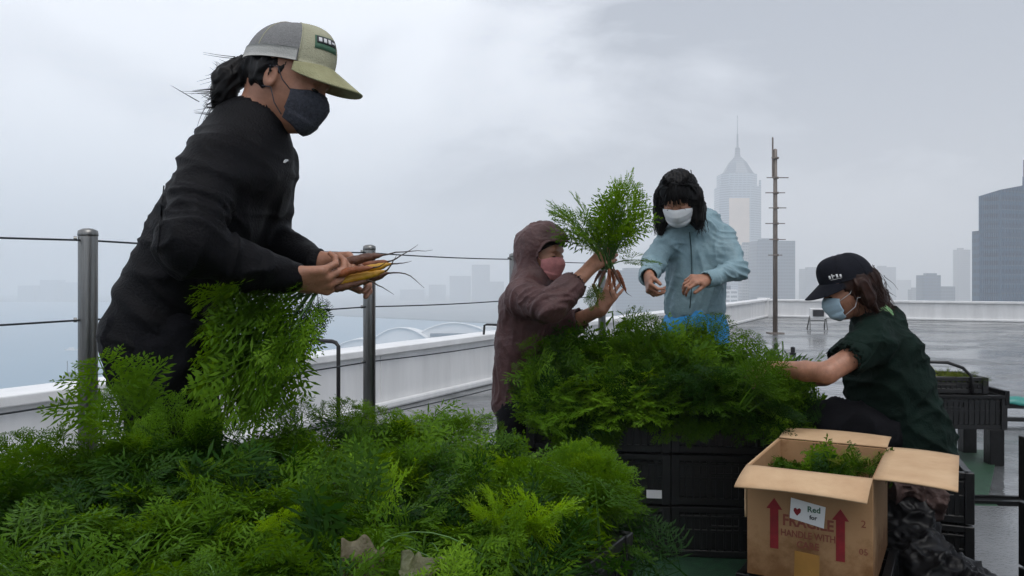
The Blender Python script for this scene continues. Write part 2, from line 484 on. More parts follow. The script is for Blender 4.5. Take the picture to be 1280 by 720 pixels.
# wet roof: patches of standing water over rough screed
def wet_roof():
    m = bpy.data.materials.new('wet_roof'); m.use_nodes = True
    nt = m.node_tree; N = nt.nodes; L = nt.links; b = N['Principled BSDF']
    tc = N.new('ShaderNodeTexCoord')
    def noise(sc, det, src=None, stretch=None):
        n = N.new('ShaderNodeTexNoise'); n.inputs['Scale'].default_value = sc; n.inputs['Detail'].default_value = det
        if stretch:
            mp = N.new('ShaderNodeMapping'); mp.inputs['Scale'].default_value = stretch; mp.inputs['Rotation'].default_value = (0, 0, rad(30))
            L.new(tc.outputs['Object'], mp.inputs[0]); L.new(mp.outputs[0], n.inputs['Vector'])
        else: L.new(tc.outputs['Object'], n.inputs['Vector'])
        return n
    a = noise(.55, 7, stretch=(1, 1.8, 1)); g = noise(38, 4); s_ = noise(3.0, 5)
    r = N.new('ShaderNodeValToRGB'); r.color_ramp.elements[0].position = .40; r.color_ramp.elements[1].position = .60
    L.new(a.outputs['Fac'], r.inputs[0])
    ro = N.new('ShaderNodeMapRange'); ro.inputs[3].default_value = .05; ro.inputs[4].default_value = .30
    L.new(r.outputs[0], ro.inputs[0]); L.new(ro.outputs[0], b.inputs['Roughness'])
    c = N.new('ShaderNodeValToRGB'); c.color_ramp.elements[0].color = (.055, .06, .062, 1); c.color_ramp.elements[1].color = (.16, .165, .17, 1)
    c.color_ramp.elements[0].position = .35; c.color_ramp.elements[1].position = .65
    L.new(s_.outputs['Fac'], c.inputs[0]); L.new(c.outputs[0], b.inputs['Base Color'])
    mu = N.new('ShaderNodeMath'); mu.operation = 'MULTIPLY'; L.new(g.outputs['Fac'], mu.inputs[0]); L.new(r.outputs[0], mu.inputs[1])
    bp = N.new('ShaderNodeBump'); bp.inputs['Strength'].default_value = .35; bp.inputs['Distance'].default_value = .006
    L.new(mu.outputs[0], bp.inputs['Height'])
    rp = noise(9, 3)
    bp2 = N.new('ShaderNodeBump'); bp2.inputs['Strength'].default_value = .2; bp2.inputs['Distance'].default_value = .02
    L.new(rp.outputs['Fac'], bp2.inputs['Height']); L.new(bp.outputs[0], bp2.inputs['Normal']); L.new(bp2.outputs[0], b.inputs['Normal'])
    b.inputs['IOR'].default_value = 1.45
    return m
M['roof'] = wet_roof()
M['paver'] = mat('pale_wet_paver', (.15, .155, .16), .16, var=.12, scale=3, bump=.25, bscale=60)
def sea_mat():
    m = mat('sea_water', (.10, .21, .30), .35, bump=.6, bscale=.35)
    m.node_tree.nodes['Principled BSDF'].inputs['Specular IOR Level'].default_value = .5
    return m
M['sea'] = sea_mat()
M['land'] = mat('far_land', (.10, .11, .11), .9, var=.3, scale=.02)

# ================================================================== roof deck and parapets
A0 = np.array([*XY(17, 4.21)]); CR = np.array([*XY(958, 24.3)])     # inner face of the left parapet, and the far corner
dL = (CR-A0)/np.linalg.norm(CR-A0); nL = np.array([-dL[1], dL[0]])   # nL points outwards (left)
E1 = np.array([*XY(1280, 21.3)]); dF = (E1-CR)/np.linalg.norm(E1-CR); nF = np.array([-dF[1], dF[0]])
L0 = A0-dL*16; F1 = CR+dF*34
deck = MB()
deck.prism([tuple(L0+nL*.3), tuple(L0-nL*34), tuple(F1-nL*3+nF*.3), tuple(F1+nF*.3), tuple(CR+nF*.3+nL*.3)][::-1], -.6, 0)
tag(deck.build('roof_deck', M['roof']), 'wet grey flat roof surface with standing rainwater', kind='structure')
ZP = .536
def wall_run(name, a, b, n, label, z=ZP, th=.22):
    t = empty(name, (*a, 0)); tag(t, label, 'wall', 'roof parapets')
    c = (a+b)/2; L_ = np.linalg.norm(b-a); ang = math.atan2(*(b-a)[::-1])
    m = MB(); m.box((*(c+n*th/2), (z-.05)/2-.0), (L_, th, z-.05), Rz(ang)); m.build('wall_panel', M['parapet'], t)
    m = MB(); m.box((*(c+n*(th/2)), z-.02), (L_+.1, th+.10, .06), Rz(ang)); m.build('coping', M['cap'], t, bevel=.008)
    m = MB(); m.box((*(c-n*.03), .035), (L_-.3, .055, .07), Rz(ang)); m.build('skirting', M['parapet'], t, bevel=.02)
    s = MB(); k = 2.4
    while k < L_:
        q = a+(b-a)/L_*k-n*.004; s.box((*q, (z-.05)/2+.04), (.012, .008, z-.16), Rz(ang)); k += 2.4
    s.build('panel_joint', M['cap'], t)
    return t
wall_run('parapet_wall', L0, CR+dL*.2, nL, 'long white roof parapet running away behind the cable railing')
wall_run('parapet_wall', CR+dF*.02, F1, nF, 'low white parapet across the far end of the roof')
corner = MB(); corner.box((*(CR+nL*.1+nF*.1), .29), (.34, .34, .58), Rz(math.atan2(dL[1], dL[0])))
tag(corner.build('corner_pier', M['parapet'], bevel=.01), 'short white pier where the two roof parapets meet', 'pier')

# sea and land far below
SEA = -70.0
m = MB(); m.box((0, 3500, SEA-.5), (15000, 12000, 1)); tag(m.build('sea', M['sea']), 'pale grey-blue harbour water fading into fog', kind='structure')
m = MB(); m.prism([(80, 330), (1600, 200), (3500, 500), (3500, 3400), (-3600, 3400), (-3600, 2600), (-900, 2500), (-400, 1600), (60, 1200)][::-1], SEA+.0, SEA+2.2)
tag(m.build('ground', M['land']), 'flat city ground at the edge of the harbour', kind='structure')

# ================================================================== cable railing
rail = empty('cable_railing', (*XY(110, 2.37), 0)); tag(rail, 'stainless steel post and cable railing along the roof edge', 'railing')
R0 = np.array([*XY(110, 2.37)])
pp = [R0+np.array([.492, .870])*1.288*k for k in (-1, 0, 1, 2, 3)]
for q in pp:
    m = MB(); m.lathe((*q, .004), [(.027, 0), (.027, 1.272), (.025, 1.28)], 20); po = m.build('post', M['steel'], rail, smooth=True)
    m = MB(); m.lathe((*q, 1.2775), [(.0275, 0), (.0285, .004), (.027, .016), (.015, .022), (.004, .0235)], 20); m.build('post_cap', M['steel'], po, smooth=True)
    m = MB(); m.lathe((*q, 0.002), [(.055, 0), (.055, .008), (.03, .012)], 20); m.build('base_plate', M['steel'], po)
    for z in (1.27, 1.03, .79, .55, .31):
        m = MB(); m.tube([(q[0]-.026, q[1]-.012, z-.0), (q[0]-.034, q[1]-.016, z)], .007, 8); m.build('cable_fitting', M['steel'], po)
for z in (1.265, 1.03, .79, .55, .31):
    pts = []
    for i in range(len(pp)-1):
        for t in np.linspace(0, 1, 7)[:-1]:
            q = pp[i]*(1-t)+pp[i+1]*t
            pts.append((q[0]+.0, q[1], z-.006*4*t*(1-t)))
    pts.append((*pp[-1], z))
    m = MB(); m.tube(pts, .0032, 6); m.build('cable', M['cable'], rail, smooth=True)

# black hoops (ladder rails) hooked over the parapet
def hoop(px, d, label, w=.16, hgt=.22, arm=.30, twisted=0.):
    q = XY(px, d); t = empty('rail_hoop', (*q, 0)); tag(t, label, 'hoop rail', 'black hoop rails at the parapet')
    a = np.array([*q, 0.]); s = np.array([*dL, 0.]); n = np.array([*nL, 0.])
    z1 = ZP+hgt
    for k, nm in ((0, 'upright'), ):
        m = MB(); m.tube([a, a+A3(0, 0, z1-.03), a+n*.02+A3(0, 0, z1-.008), a+n*.05+A3(0, 0, z1), a+n*arm+A3(0, 0, z1), a+n*(arm+.03)+A3(0, 0, z1-.01), a+n*(arm+.04)+A3(0, 0, z1-.13)], .013, 8)
        m.build('bent_tube', M['black_metal'], t, smooth=True)
    m = MB(); m.box(a+A3(0, 0, .004), (.09, .09, .008)); m.build('foot_plate', M['black_metal'], t)
    m = MB(); m.tube([a+A3(0, 0, .2), a+s*.07-n*.02+A3(0, 0, .2), a+s*.07-n*.02+A3(0, 0, .14)], .01, 8); m.build('hook', M['black_metal'], t, smooth=True)
# ================================================================== things on the roof
hoop(423, 5.05, 'black bent hoop rail by the parapet behind the second railing post', hgt=.22, arm=.26)
hoop(634, 8.6, 'black bent hoop rail by the parapet just left of the person in the maroon hood', hgt=.12, arm=.25)

mast = empty('antenna_mast', (*XY(969, 17), 0)); tag(mast, 'tall thin antenna pole with short cross rods on the roof', 'antenna mast')
q = XY(969, 17)
m = MB(); m.lathe((*q, 0), [(.050, 0), (.048, 2.6), (.044, 2.62), (.040, 3.9), (.02, 3.92)], 14); m.build('pole', M['pole'], mast, smooth=True)
m = MB(); m.lathe((q[0]-.06, q[1]-.02, 3.3), [(.018, 0), (.018, .85), (.006, .87)], 8); m.build('lightning_rod', M['pole'], mast)
for k, z in enumerate((3.72, 3.30, 2.98, 2.66, 2.33, 1.99, 1.66)):
    m = MB(); wd = (.14, .40, .36, .32, .36, .30, .26)[k]
    m.box((q[0]+(.03 if k % 2 else -.02), q[1]-.06, z), (wd*1.15, .018, .018))
    m.box((q[0], q[1]-.035, z), (.11, .045, .045)); m.build('cross_rod', M['pole'], mast)
m = MB(); m.box((*q, .01), (.3, .3, .02)); m.build('base_plate', M['pole'], mast)

q = XY(1022, 18.5); v = empty('floodlight', (*q, 0)); tag(v, 'small white box lamp on short legs near the far parapet', 'floodlight')
m = MB(); m.box((*q, .36), (.34, .18, .24), Rz(-.2)); m.build('housing', M['cap'], v, bevel=.01)
m = MB(); m.box((q[0]-.02, q[1]-.105, .37), (.24, .02, .15), Rz(-.2)); m.build('lens', M['darkink'], v)
for sx in (-.2, .2):
    m = MB(); m.tube([(q[0]+sx, q[1]-.08, 0), (q[0]+sx*.9, q[1], .3)], .014, 6); m.tube([(q[0]+sx, q[1]+.12, 0), (q[0]+sx*.9, q[1], .3)], .014, 6); m.build('leg', M['steel'], v)
m = MB(); m.box((q[0], q[1], .19), (.42, .04, .03), Rz(-.2)); m.build('crossbar', M['steel'], v)
q = XY(991, 12.2)
m = MB(); m.lathe((*q, 0), [(.05, 0), (.05, .03), (.032, .035), (.035, .11), (.015, .12)], 12)
tag(m.build('roof_fitting', M['black_metal']), 'tiny black stub fitting standing on the wet roof', 'roof fitting')

# paving strip, drain channel, turf mat, teal sheet at right
m = MB(); m.prism([(1.62, 1.6), (2.9, 1.6), (2.9, 3.98), (1.96, 4.05), (1.67, 3.1)][::-1], .0, .012)
tag(m.build('paving', M['paver']), 'pale wet paving slabs at the right of the cardboard box', kind='structure')
m = MB(); m.prism([(-.1, 1.7), (1.60, 1.7), (1.90, 3.98), (2.44, 4.0), (2.50, 4.2), (3.25, 5.35), (2.4, 5.4), (1.2, 5.4), (.5, 3.6), (-.1, 3.6)][::-1], .0, .009)
tag(m.build('turf_mat', M['turf']), 'wet dark green artificial turf mat under the crates', 'turf mat')
dr = empty('drain_channel', (2.2, 4.05, 0)); tag(dr, 'black drain channel strip crossing the wet paving', 'drain channel')
m = MB(); m.box((2.45, 4.07, .012), (1.0, .02, .024), Rz(-.08)); m.box((2.45, 4.17, .012), (1.0, .02, .024), Rz(-.08)); m.build('channel_edge', M['plastic_wet'], dr)
m = MB(); m.box((2.45, 4.12, .006), (1.0, .08, .012), Rz(-.08)); m.build('channel_bed', M['plastic_wet'], dr)
for k in range(9):
    pass
t = empty('teal_bench', (*XY(1310, 6.4), 0)); tag(t, 'teal sheet folded over a low black rail at the right edge', 'sheet rail')
q = XY(1310, 6.4)
m = MB(); m.box((q[0], q[1], .13), (1.4, .08, .03), Rz(-.15)); m.box((q[0], q[1]-.1, .04), (1.4, .05, .03), Rz(-.15)); m.build('rail', M['plastic'], t)
V, F = surf(lambda u, v: np.stack([q[0]-.62+1.3*u, q[1]-.15*(u-.5)+.07*np.cos(v*math.pi), .15+.05*np.sin(v*math.pi)+.008*np.sin(u*40+v*5)], -1), 40, 12, .004)
mesh_obj('sheet', V, F, M['teal'], t, smooth=True, world=True)
for sx in (-.6, .6):
    m = MB(); m.box((q[0]+sx, q[1]-sx*.15, .058), (.05, .08, .116)); m.build('leg', M['plastic'], t)

# ================================================================== far buildings
def facade(name, base, dark, fl=3.6, wx=3.0, rough=.4, gx=.45, gz=.5):
    """procedural window bands in object space"""
    m = bpy.data.materials.new(name); m.use_nodes = True
    nt = m.node_tree; N = nt.nodes; L = nt.links; b = N['Principled BSDF']; b.inputs['Roughness'].default_value = rough
    tc = N.new('ShaderNodeTexCoord'); sp = N.new('ShaderNodeSeparateXYZ'); L.new(tc.outputs['Object'], sp.inputs[0])
    def sq(src, per, duty):
        a = N.new('ShaderNodeMath'); a.operation = 'DIVIDE'; a.inputs[1].default_value = per; L.new(src, a.inputs[0])
        f = N.new('ShaderNodeMath'); f.operation = 'FRACT'; L.new(a.outputs[0], f.inputs[0])
        g = N.new('ShaderNodeMath'); g.operation = 'LESS_THAN'; g.inputs[1].default_value = duty; L.new(f.outputs[0], g.inputs[0]); return g.outputs[0]
    ax = N.new('ShaderNodeMath'); ax.operation = 'ADD'; L.new(sp.outputs[0], ax.inputs[0]); L.new(sp.outputs[1], ax.inputs[1])
    w1 = sq(sp.outputs[2], fl, gz); w2 = sq(ax.outputs[0], wx, 1-gx*.5)
    mu = N.new('ShaderNodeMath'); mu.operation = 'MULTIPLY'; L.new(w1, mu.inputs[0]); L.new(w2, mu.inputs[1])
    mx = N.new('ShaderNodeMix'); mx.data_type = 'RGBA'; mx.inputs['A'].default_value = (*base, 1); mx.inputs['B'].default_value = (*dark, 1)
    L.new(mu.outputs[0], mx.inputs['Factor']); L.new(mx.outputs['Result'], b.inputs['Base Color'])
    return m
FA = {'pale': facade('pale_facade', (.34, .35, .36), (.12, .14, .17)), 'mid': facade('grey_facade', (.13, .16, .20), (.05, .07, .10)),
      'dark': facade('dark_facade', (.03, .07, .13), (.012, .03, .06)), 'glass': facade('glass_facade', (.03, .10, .19), (.01, .04, .09), 4.2, 1.6, .25),
      'light': facade('light_facade', (.36, .42, .48), (.15, .19, .24), 3.4, 6, gx=.3), 'white': facade('white_facade', (.7, .71, .72), (.3, .32, .35), 3.4, 6, gx=.3), 'blue': facade('blue_facade', (.10, .15, .20), (.05, .08, .12), 3.8, 2.2, .25)}
def building(px0, px1, pytop, d, fm, label, depth=None, ang=.0, steps=(), name='office_tower', roofbits=True, group='hazy buildings of the far skyline', cat='building'):
    x0, x1 = (px0-640)/FPX*d, (px1-640)/FPX*d; ztop = H-(pytop-HOR)/FPX*d
    wdt = x1-x0; dep = depth or wdt*.8
    c = np.array([(x0+x1)/2, d+dep/2]); R = Rz(ang)
    t = empty(name, (c[0], c[1], SEA+2)); tag(t, label, cat, group)
    m = MB(); m.box((*c, (ztop+SEA+2)/2), (wdt, dep, ztop-SEA-2), R); m.build('tower_body', FA[fm], t)
    z = ztop
    for (fw, dz, ox) in steps:
        m = MB(); m.box((c[0]+ox*wdt, c[1], z+dz/2), (wdt*fw, dep*fw, dz), R); m.build('roof_storey', FA[fm], t); z += dz
    if roofbits and not steps:
        m = MB(); m.box((c[0]-wdt*.12, c[1], z+1.6), (wdt*.4, dep*.4, 3.2), R); m.build('plant_room', FA['mid'], t)
    return t
# landmark tower: shaft with chamfered corners, stepped shoulder, pyramid roof and mast
d = 1150.; s = d/FPX; cx = (928-640)*s; zt = lambda py: H-(py-HOR)*s
tw = empty('landmark_tower', (cx, d+25, SEA+2)); tag(tw, 'tall pale skyscraper with pyramid roof and long mast in the fog', 'skyscraper')
def ngon(c, r, n, off=0, sq=1.0): return [(c[0]+r*math.cos(off+2*math.pi*k/n), c[1]+r*sq*math.sin(off+2*math.pi*k/n)) for k in range(n)]
cc = (cx, d+25); hw = 26.5*s
shaft = [(cc[0]-hw, cc[1]-hw*.5), (cc[0]-hw*.62, cc[1]-hw*.95), (cc[0]+hw*.5, cc[1]-hw*.95), (cc[0]+hw, cc[1]-hw*.45), (cc[0]+hw, cc[1]+hw*.5), (cc[0]+hw*.6, cc[1]+hw), (cc[0]-hw*.6, cc[1]+hw), (cc[0]-hw, cc[1]+hw*.5)]
m = MB(); m.prism(shaft, SEA+2, zt(232)); m.build('shaft', FA['light'], tw)
sh2 = [((x-cc[0])*.86+cc[0]-2*s*.5, (y-cc[1])*.86+cc[1]) for x, y in shaft]
m = MB(); m.prism(sh2, zt(232), zt(216)); m.build('shoulder', FA['light'], tw)
# warm beige stone panel down the front
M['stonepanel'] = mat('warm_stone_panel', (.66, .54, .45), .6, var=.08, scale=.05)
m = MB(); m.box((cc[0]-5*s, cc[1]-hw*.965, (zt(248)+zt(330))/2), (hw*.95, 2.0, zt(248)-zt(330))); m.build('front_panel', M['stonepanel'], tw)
V = [(x, y, zt(216)) for x, y in ngon(cc, 21*s, 8, .39)]+[(x, y, zt(210)) for x, y in ngon(cc, 17*s, 8, .39)]+[(x, y, zt(201)) for x, y in ngon(cc, 12*s, 8, .39)]+[(x, y, zt(193)) for x, y in ngon(cc, 4.5*s, 8, .39)]
F = [(r*8+k, r*8+(k+1) % 8, (r+1)*8+(k+1) % 8, (r+1)*8+k) for r in range(3) for k in range(8)]+[tuple(range(24, 32))]
mesh_obj('pyramid_roof', V, F, FA['mid'], tw, world=True)
m = MB(); m.lathe((*cc, zt(194)), [(4.4*s, 0), (3.4*s, 5*s), (3.2*s, 12*s), (1.4*s, 14*s), (1.0*s, 30*s), (.5*s, 31*s), (.4*s, 54*s)], 8); m.build('mast', FA['mid'], tw)
for x, y in [shaft[0], shaft[3], shaft[1], shaft[4]]:
    m = MB(); m.box(((x-cc[0])*.95+cc[0], (y-cc[1])*.95+cc[1], zt(229)), (2.2*s, 2.2*s, 10*s)); m.build('corner_pinnacle', FA['light'], tw)

building(947, 994, 301, 900, 'mid', 'square grey office block to the right of the landmark skyscraper', ang=.0)
building(927, 946, 306, 980, 'pale', 'narrow pale office block at the foot of the landmark skyscraper')
building(905, 922, 362, 640, 'white', 'low white building peeking beside the pale blue jacket', depth=12)
building(770, 836, 338, 1000, 'blue', 'flat-topped bluish slab building behind the person in pale blue', depth=40)
building(1007, 1036, 336, 1500, 'mid', 'hazy slab tower just left of the black cap')
building(1098, 1120, 334, 1700, 'mid', 'hazy tower just right of the brown-haired woman')
building(1154, 1176, 344, 900, 'dark', 'dark block with stepped roof in the skyline gap', steps=((.55, 2.2, .1),))
building(1176, 1194, 358, 905, 'mid', 'low grey block attached right of the dark stepped block', roofbits=False)
building(1198, 1213, 312, 1500, 'mid', 'slim pale tower standing alone left of the glass tower')
building(1140, 1153, 362, 1300, 'mid', 'small block left of the dark stepped block')
for (a, b, y, d_, lab) in ((700, 716, 356, 2100, 'faint low tower right of the maroon hood'), (1040, 1060, 352, 2200, 'very faint tower hidden behind the black cap'), (1122, 1139, 350, 2300, 'very faint broad tower behind the skyline'),
                          (1194, 1199, 345, 2400, 'faint thin tower beside the slim pale tower'), (1068, 1090, 345, 2500, 'faint tower above the black cap'),
                          (590, 612, 331, 2300, 'tallest faint tower left of the maroon hood'), (612, 630, 352, 2300, 'faint square tower next to the maroon hood'),
                          (562, 588, 345, 2400, 'faint stepped tower over the white arched hall'), (536, 556, 356, 2500, 'faint low tower over the left end of the arched hall'),
                          (500, 530, 362, 2600, 'faint low block right of the second railing post'),
                          (50, 72, 350, 2650, 'faint far tower between the left edge and the first railing post'), (76, 96, 353, 2650, 'faint far tower close left of the first railing post'), (22, 42, 357, 2650, 'faint low far tower at the left edge')):
    building(a, b, y, d_, 'mid', lab, roofbits=False)
# glass tower at right edge, close
def glass_tower():
    d = 360.; s = d/FPX
    x = lambda px: (px-640)*s
    t = empty('glass_tower', (x(1262), d+20, SEA+2)); tag(t, 'dark glass skyscraper with sloping roofline cut by the right edge', 'skyscraper')
    zz = lambda py: H-(py-HOR)*s
    poly = [(x(1224)*(d+4)/d, d+4), (x(1251), d), (x(1310), d+9), (x(1330), d+40), (x(1236)*(d+40)/d, d+40)]
    tops = [zz(244), zz(237), zz(226), zz(224), zz(240)]
    n = 5
    V = [(a, b, SEA+2) for a, b in poly]+[(a, b, z) for (a, b), z in zip(poly, tops)]
    F = [tuple(range(n))[::-1], tuple(range(n, 2*n))]+[(i, (i+1) % n, n+(i+1) % n, n+i) for i in range(n)]
    mesh_obj('curtain_wall', V, F, FA['glass'], t, world=True)
    # mullions and floor bands, real relief
    m = MB()
    for i in (0, 1):
        a = np.array(poly[i]); b = np.array(poly[i+1]); za, zb = tops[i], tops[i+1]
        k = 12 if i == 0 else 20
        nn = nrm([*(b-a), 0]); out = np.array([nn[1], -nn[0]])
        for j in range(k+1):
            q = a+(b-a)*j/k; zt_ = za+(zb-za)*j/k
            m.box((*(q+out*.15), (SEA+2+zt_)/2), (.28, .4, zt_-SEA-2))
        z = SEA+6
        while z < min(za, zb):
            c = (a+b)/2; m.box((*(c+out*.08), z), (np.linalg.norm(b-a), .24, .5), Rz(math.atan2(nn[1], nn[0]))); z += 4.2
    m.build('mullion_grid', FA['dark'], t)
    m = MB(); m.box((x(1224)*(d+16)/d, d+16, (zz(286)+SEA)/2), (6*s, 8, zz(286)-SEA)); m.build('side_wing', FA['dark'], t)
    m = MB(); m.lathe((x(1279.5)*(d+14)/d, d+14, zz(228)), [(.6, 0), (.5, 12*s), (.25, 13*s), (.2, 34*s)], 6); m.build('roof_mast', FA['dark'], t)
glass_tower()

# white arched hall by the water
def arched_hall():
    d = 620.; s = d/FPX; x = lambda px: (px-640)*s; zz = lambda py: H-(py-HOR)*s
    t = empty('arched_hall', (x(535), d+30, SEA+2)); tag(t, 'white waterfront hall with low curved wing roofs beyond the parapet', 'hall')
    W = mat('white_hall_roof', (.78, .79, .80), .5)
    def sh(c, wd, z0, z1, dy):
        def fn(u, v):
            X = c+wd*(u-.5); Y = d+dy+38*v
            return np.stack([X, Y, z0+(z1-z0)*(1-(2*u-1)**2)*(1-.25*v)], -1)
        return surf(fn, 24, 8, 1.0)
    for (px, wpx, y0, y1, dy) in ((500, 70, 424, 409, 0), (566, 104, 422, 404, 12), (450, 60, 432, 424, 6), (610, 60, 424, 409, 20)):
        V, F = sh(x(px), wpx*s, zz(y0), zz(y1), dy); mesh_obj('wing_roof', V, F, W, t, smooth=True, world=True)
        n_ = 24; us = np.linspace(0, 1, n_); top = [(x(px)+wpx*s*(u-.5), d+dy+1.2, zz(y0)+(zz(y1)-zz(y0))*(1-(2*u-1)**2)-.8) for u in us]; bot = [(a, b, zz(y0)-4) for a, b, c in top]
        mesh_obj('gable_wall', top+bot, [(i, i+1, n_+i+1, n_+i) for i in range(n_-1)], W, t, world=True)
    m = MB(); m.box((x(540), d+32, (zz(428)+SEA)/2), (200*s, 44, zz(428)-SEA)); m.build('hall_body', FA['white'], t)
    m = MB(); m.box((x(562), d+11.6, zz(420)), (52*s, 2, 4.5*s*.9)); m.build('window_band', FA['blue'], t)
arched_hall()

# ferry on the harbour
q = XY(92, 560.); f = empty('ferry', (*q, SEA)); tag(f, 'small grey ferry with thin mast on the misty harbour', 'boat')
m = MB(); m.prism([(q[0]-9.5, q[1]), (q[0]-6, q[1]-2.6), (q[0]+8, q[1]-2.6), (q[0]+10, q[1]), (q[0]+8, q[1]+2.6), (q[0]-6, q[1]+2.6)][::-1], SEA-.3, SEA+2.2); m.build('hull', FA['dark'], f)
m = MB(); m.box((q[0]+.5, q[1], SEA+3.2), (14, 4, 2.0)); m.build('deck_house', FA['mid'], f)
m = MB(); m.box((q[0]-1.5, q[1], SEA+5.2), (6, 3.2, 2.0)); m.build('wheelhouse', FA['mid'], f)
m = MB(); m.tube([(q[0]-4.4, q[1], SEA+2), (q[0]-4.4, q[1], SEA+14)], .3, 6); m.tube([(q[0]+1, q[1], SEA+6), (q[0]+1, q[1], SEA+10)], .4, 6); m.build('mast', FA['dark'], f)
q = XY(88, 800.); f = empty('motor_launch', (*q, SEA)); tag(f, 'tiny white launch further out on the harbour', 'boat')
m = MB(); m.prism([(q[0]-6, q[1]), (q[0]-4, q[1]-1.5), (q[0]+7, q[1]-1.5), (q[0]+7, q[1]+1.5), (q[0]-4, q[1]+1.5)][::-1], SEA-.3, SEA+1.4); m.build('hull', M['white'], f)
m = MB(); m.box((q[0]+1, q[1], SEA+2.1), (5, 2, 1.5)); m.build('cabin', M['white'], f)

# fog
hz = bpy.data.materials.new('haze_air'); hz.use_nodes = True
nt = hz.node_tree; nt.nodes.remove(nt.nodes['Principled BSDF'])
pv = nt.nodes.new('ShaderNodeVolumePrincipled'); pv.inputs['Color'].default_value = (.976, .979, .986, 1); pv.inputs['Density'].default_value = .0008
pv.inputs['Anisotropy'].default_value = 0.0
nt.links.new(pv.outputs[0], nt.nodes['Material Output'].inputs['Volume'])
m = MB(); m.box((0, 3500, (300+SEA-4)/2), (15400, 12400, 300-SEA+4)); hb = m.build('haze', hz); tag(hb, 'grey rain haze over the harbour', kind='stuff')
# ================================================================== vented plastic crates
def crate_mesh(L_=.56, W_=.38, h=.205, slats=True):
    m = MB(); t = .014
    def side(cx, cy, ln, along_x):
        def bx(off, z, l, hh, th=t):
            if along_x: m.box((cx+off, cy, z), (l, th, hh))
            else: m.box((cx, cy+off, z), (th, l, hh))
        bx(0, h-.012, ln, .024, t+.012); bx(0, h-.040, ln, .010, t+.006); bx(0, .014, ln, .028, t+.004); bx(0, h*.52, ln, .012, t)
        bx(0, h*.5, ln, h-.06, .004)
        n = int(ln/.032)
        for k in range(n+1):
            bx(-ln/2+.01+(ln-.02)*k/n, h*.5, .009 if k % 4 else .018, h-.04, t+.002)
        # hand hole frame
        for s_ in (-1, 1): bx(s_*.06, h*.74, .012, .05, t+.008)
        bx(0, h*.74+.024, .12, .008, t+.008); bx(0, h*.74-.024, .12, .008, t+.008)
    side(0, -W_/2, L_, True); side(0, W_/2, L_, True); side(-L_/2, 0, W_, False); side(L_/2, 0, W_, False)
    for sx in (-1, 1):
        for sy in (-1, 1): m.box((sx*L_/2, sy*W_/2, h/2), (.034, .034, h))
    m.box((0, 0, .010), (L_-.02, W_-.02, .008))
    return m
_cm = {}
def crate(x, y, z, ang, label, L_=.56, W_=.38, h=.205, group='black vented crates', mt='plastic'):
    key = (L_, W_, h)
    if key not in _cm:
        o = crate_mesh(L_, W_, h).build('crate', M[mt], world=False); b = o.modifiers.new('b', 'BEVEL'); b.width = .002; b.segments = 1; b.limit_method = 'ANGLE'
        _cm[key] = o
    else:
        o = _cm[key].copy(); COL.objects.link(o)
    o.location = (x, y, z); o.rotation_euler = (0, 0, ang)
    tag(o, label, 'crate', group); return o
angU = math.atan2(-.492, .870)      # long side along VA
# front heap (under the greens in the foreground): corner at (.227,1.6)
C0 = np.array([.227, 1.60])
cfr = C0-VA[:2]*.285-UA[:2]*.195
ords = ['bottom', 'middle', 'topmost']
for k in range(3):
    crate(*cfr, .012+.213*k, angU, f'{ords[k]} foreground crate whose corner shows right of the foreground greens')
c2 = np.array([-.50, 1.36])-VA[:2]*.285-UA[:2]*.195
for k in range(3):
    crate(*c2, .012+.213*k, angU, f'{ords[k]} crate buried under the greens in front of the woman in black')
# middle stacks
aM = -.14; vM = A3(math.cos(aM), math.sin(aM), 0); uM = A3(-math.sin(aM), math.cos(aM), 0)
Q = np.array([.638, 3.28])
cl = Q-vM[:2]*.285+uM[:2]*.20
for k in range(3):
    crate(*cl, .012+.213*k, aM, f'{ords[k]} crate of the left stack under the middle heap of greens')
cr_ = Q+vM[:2]*.225+uM[:2]*.215
for k in range(3):
    crate(*cr_, .012+.213*k, aM+.03, f'{ords[k]} crate of the stack between the left stack and the cardboard box', L_=.40, W_=.38)
# third stack to the right, behind the box and under the bare forearm
for k in range(3):
    crate(1.10, 3.72, .012+.213*k, aM-.1, f'{ords[k]} crate behind the cardboard box in front of the kneeling woman\'s knee', L_=.40, W_=.30)
# crate paper label
lab = MB(); 
def plate_on(c, ax, ay, w_, h_, th, name, mt, parent=None):
    ax = nrm(ax); ay = nrm(ay); n = np.cross(ax, ay)
    V = [c+sx*ax*w_/2+sy*ay*h_/2+k*n*th for k in (0, 1) for sy in (-1, 1) for sx in (-1, 1)]
    F = [(0, 2, 3, 1), (4, 5, 7, 6), (0, 1, 5, 4), (2, 6, 7, 3), (0, 4, 6, 2), (1, 3, 7, 5)]
    return mesh_obj(name, V, F, mt, parent, world=True)
pc = np.array([*(Q-vM[:2]*.055-uM[:2]*.012), .27])
tag(plate_on(pc, vM, A3(0, 0, 1), .062, .034, .001, 'crate_label', M['white']), 'small blank white card stuck on the left middle crate stack', 'card')
# seat crates under the kneeling woman and box support
for k in range(2):
    crate(1.60, 3.30, .012+.205*k, -.35, f'{["lower","upper"][k]} of two crates the woman in dark green sits on', L_=.44, W_=.36, h=.195)
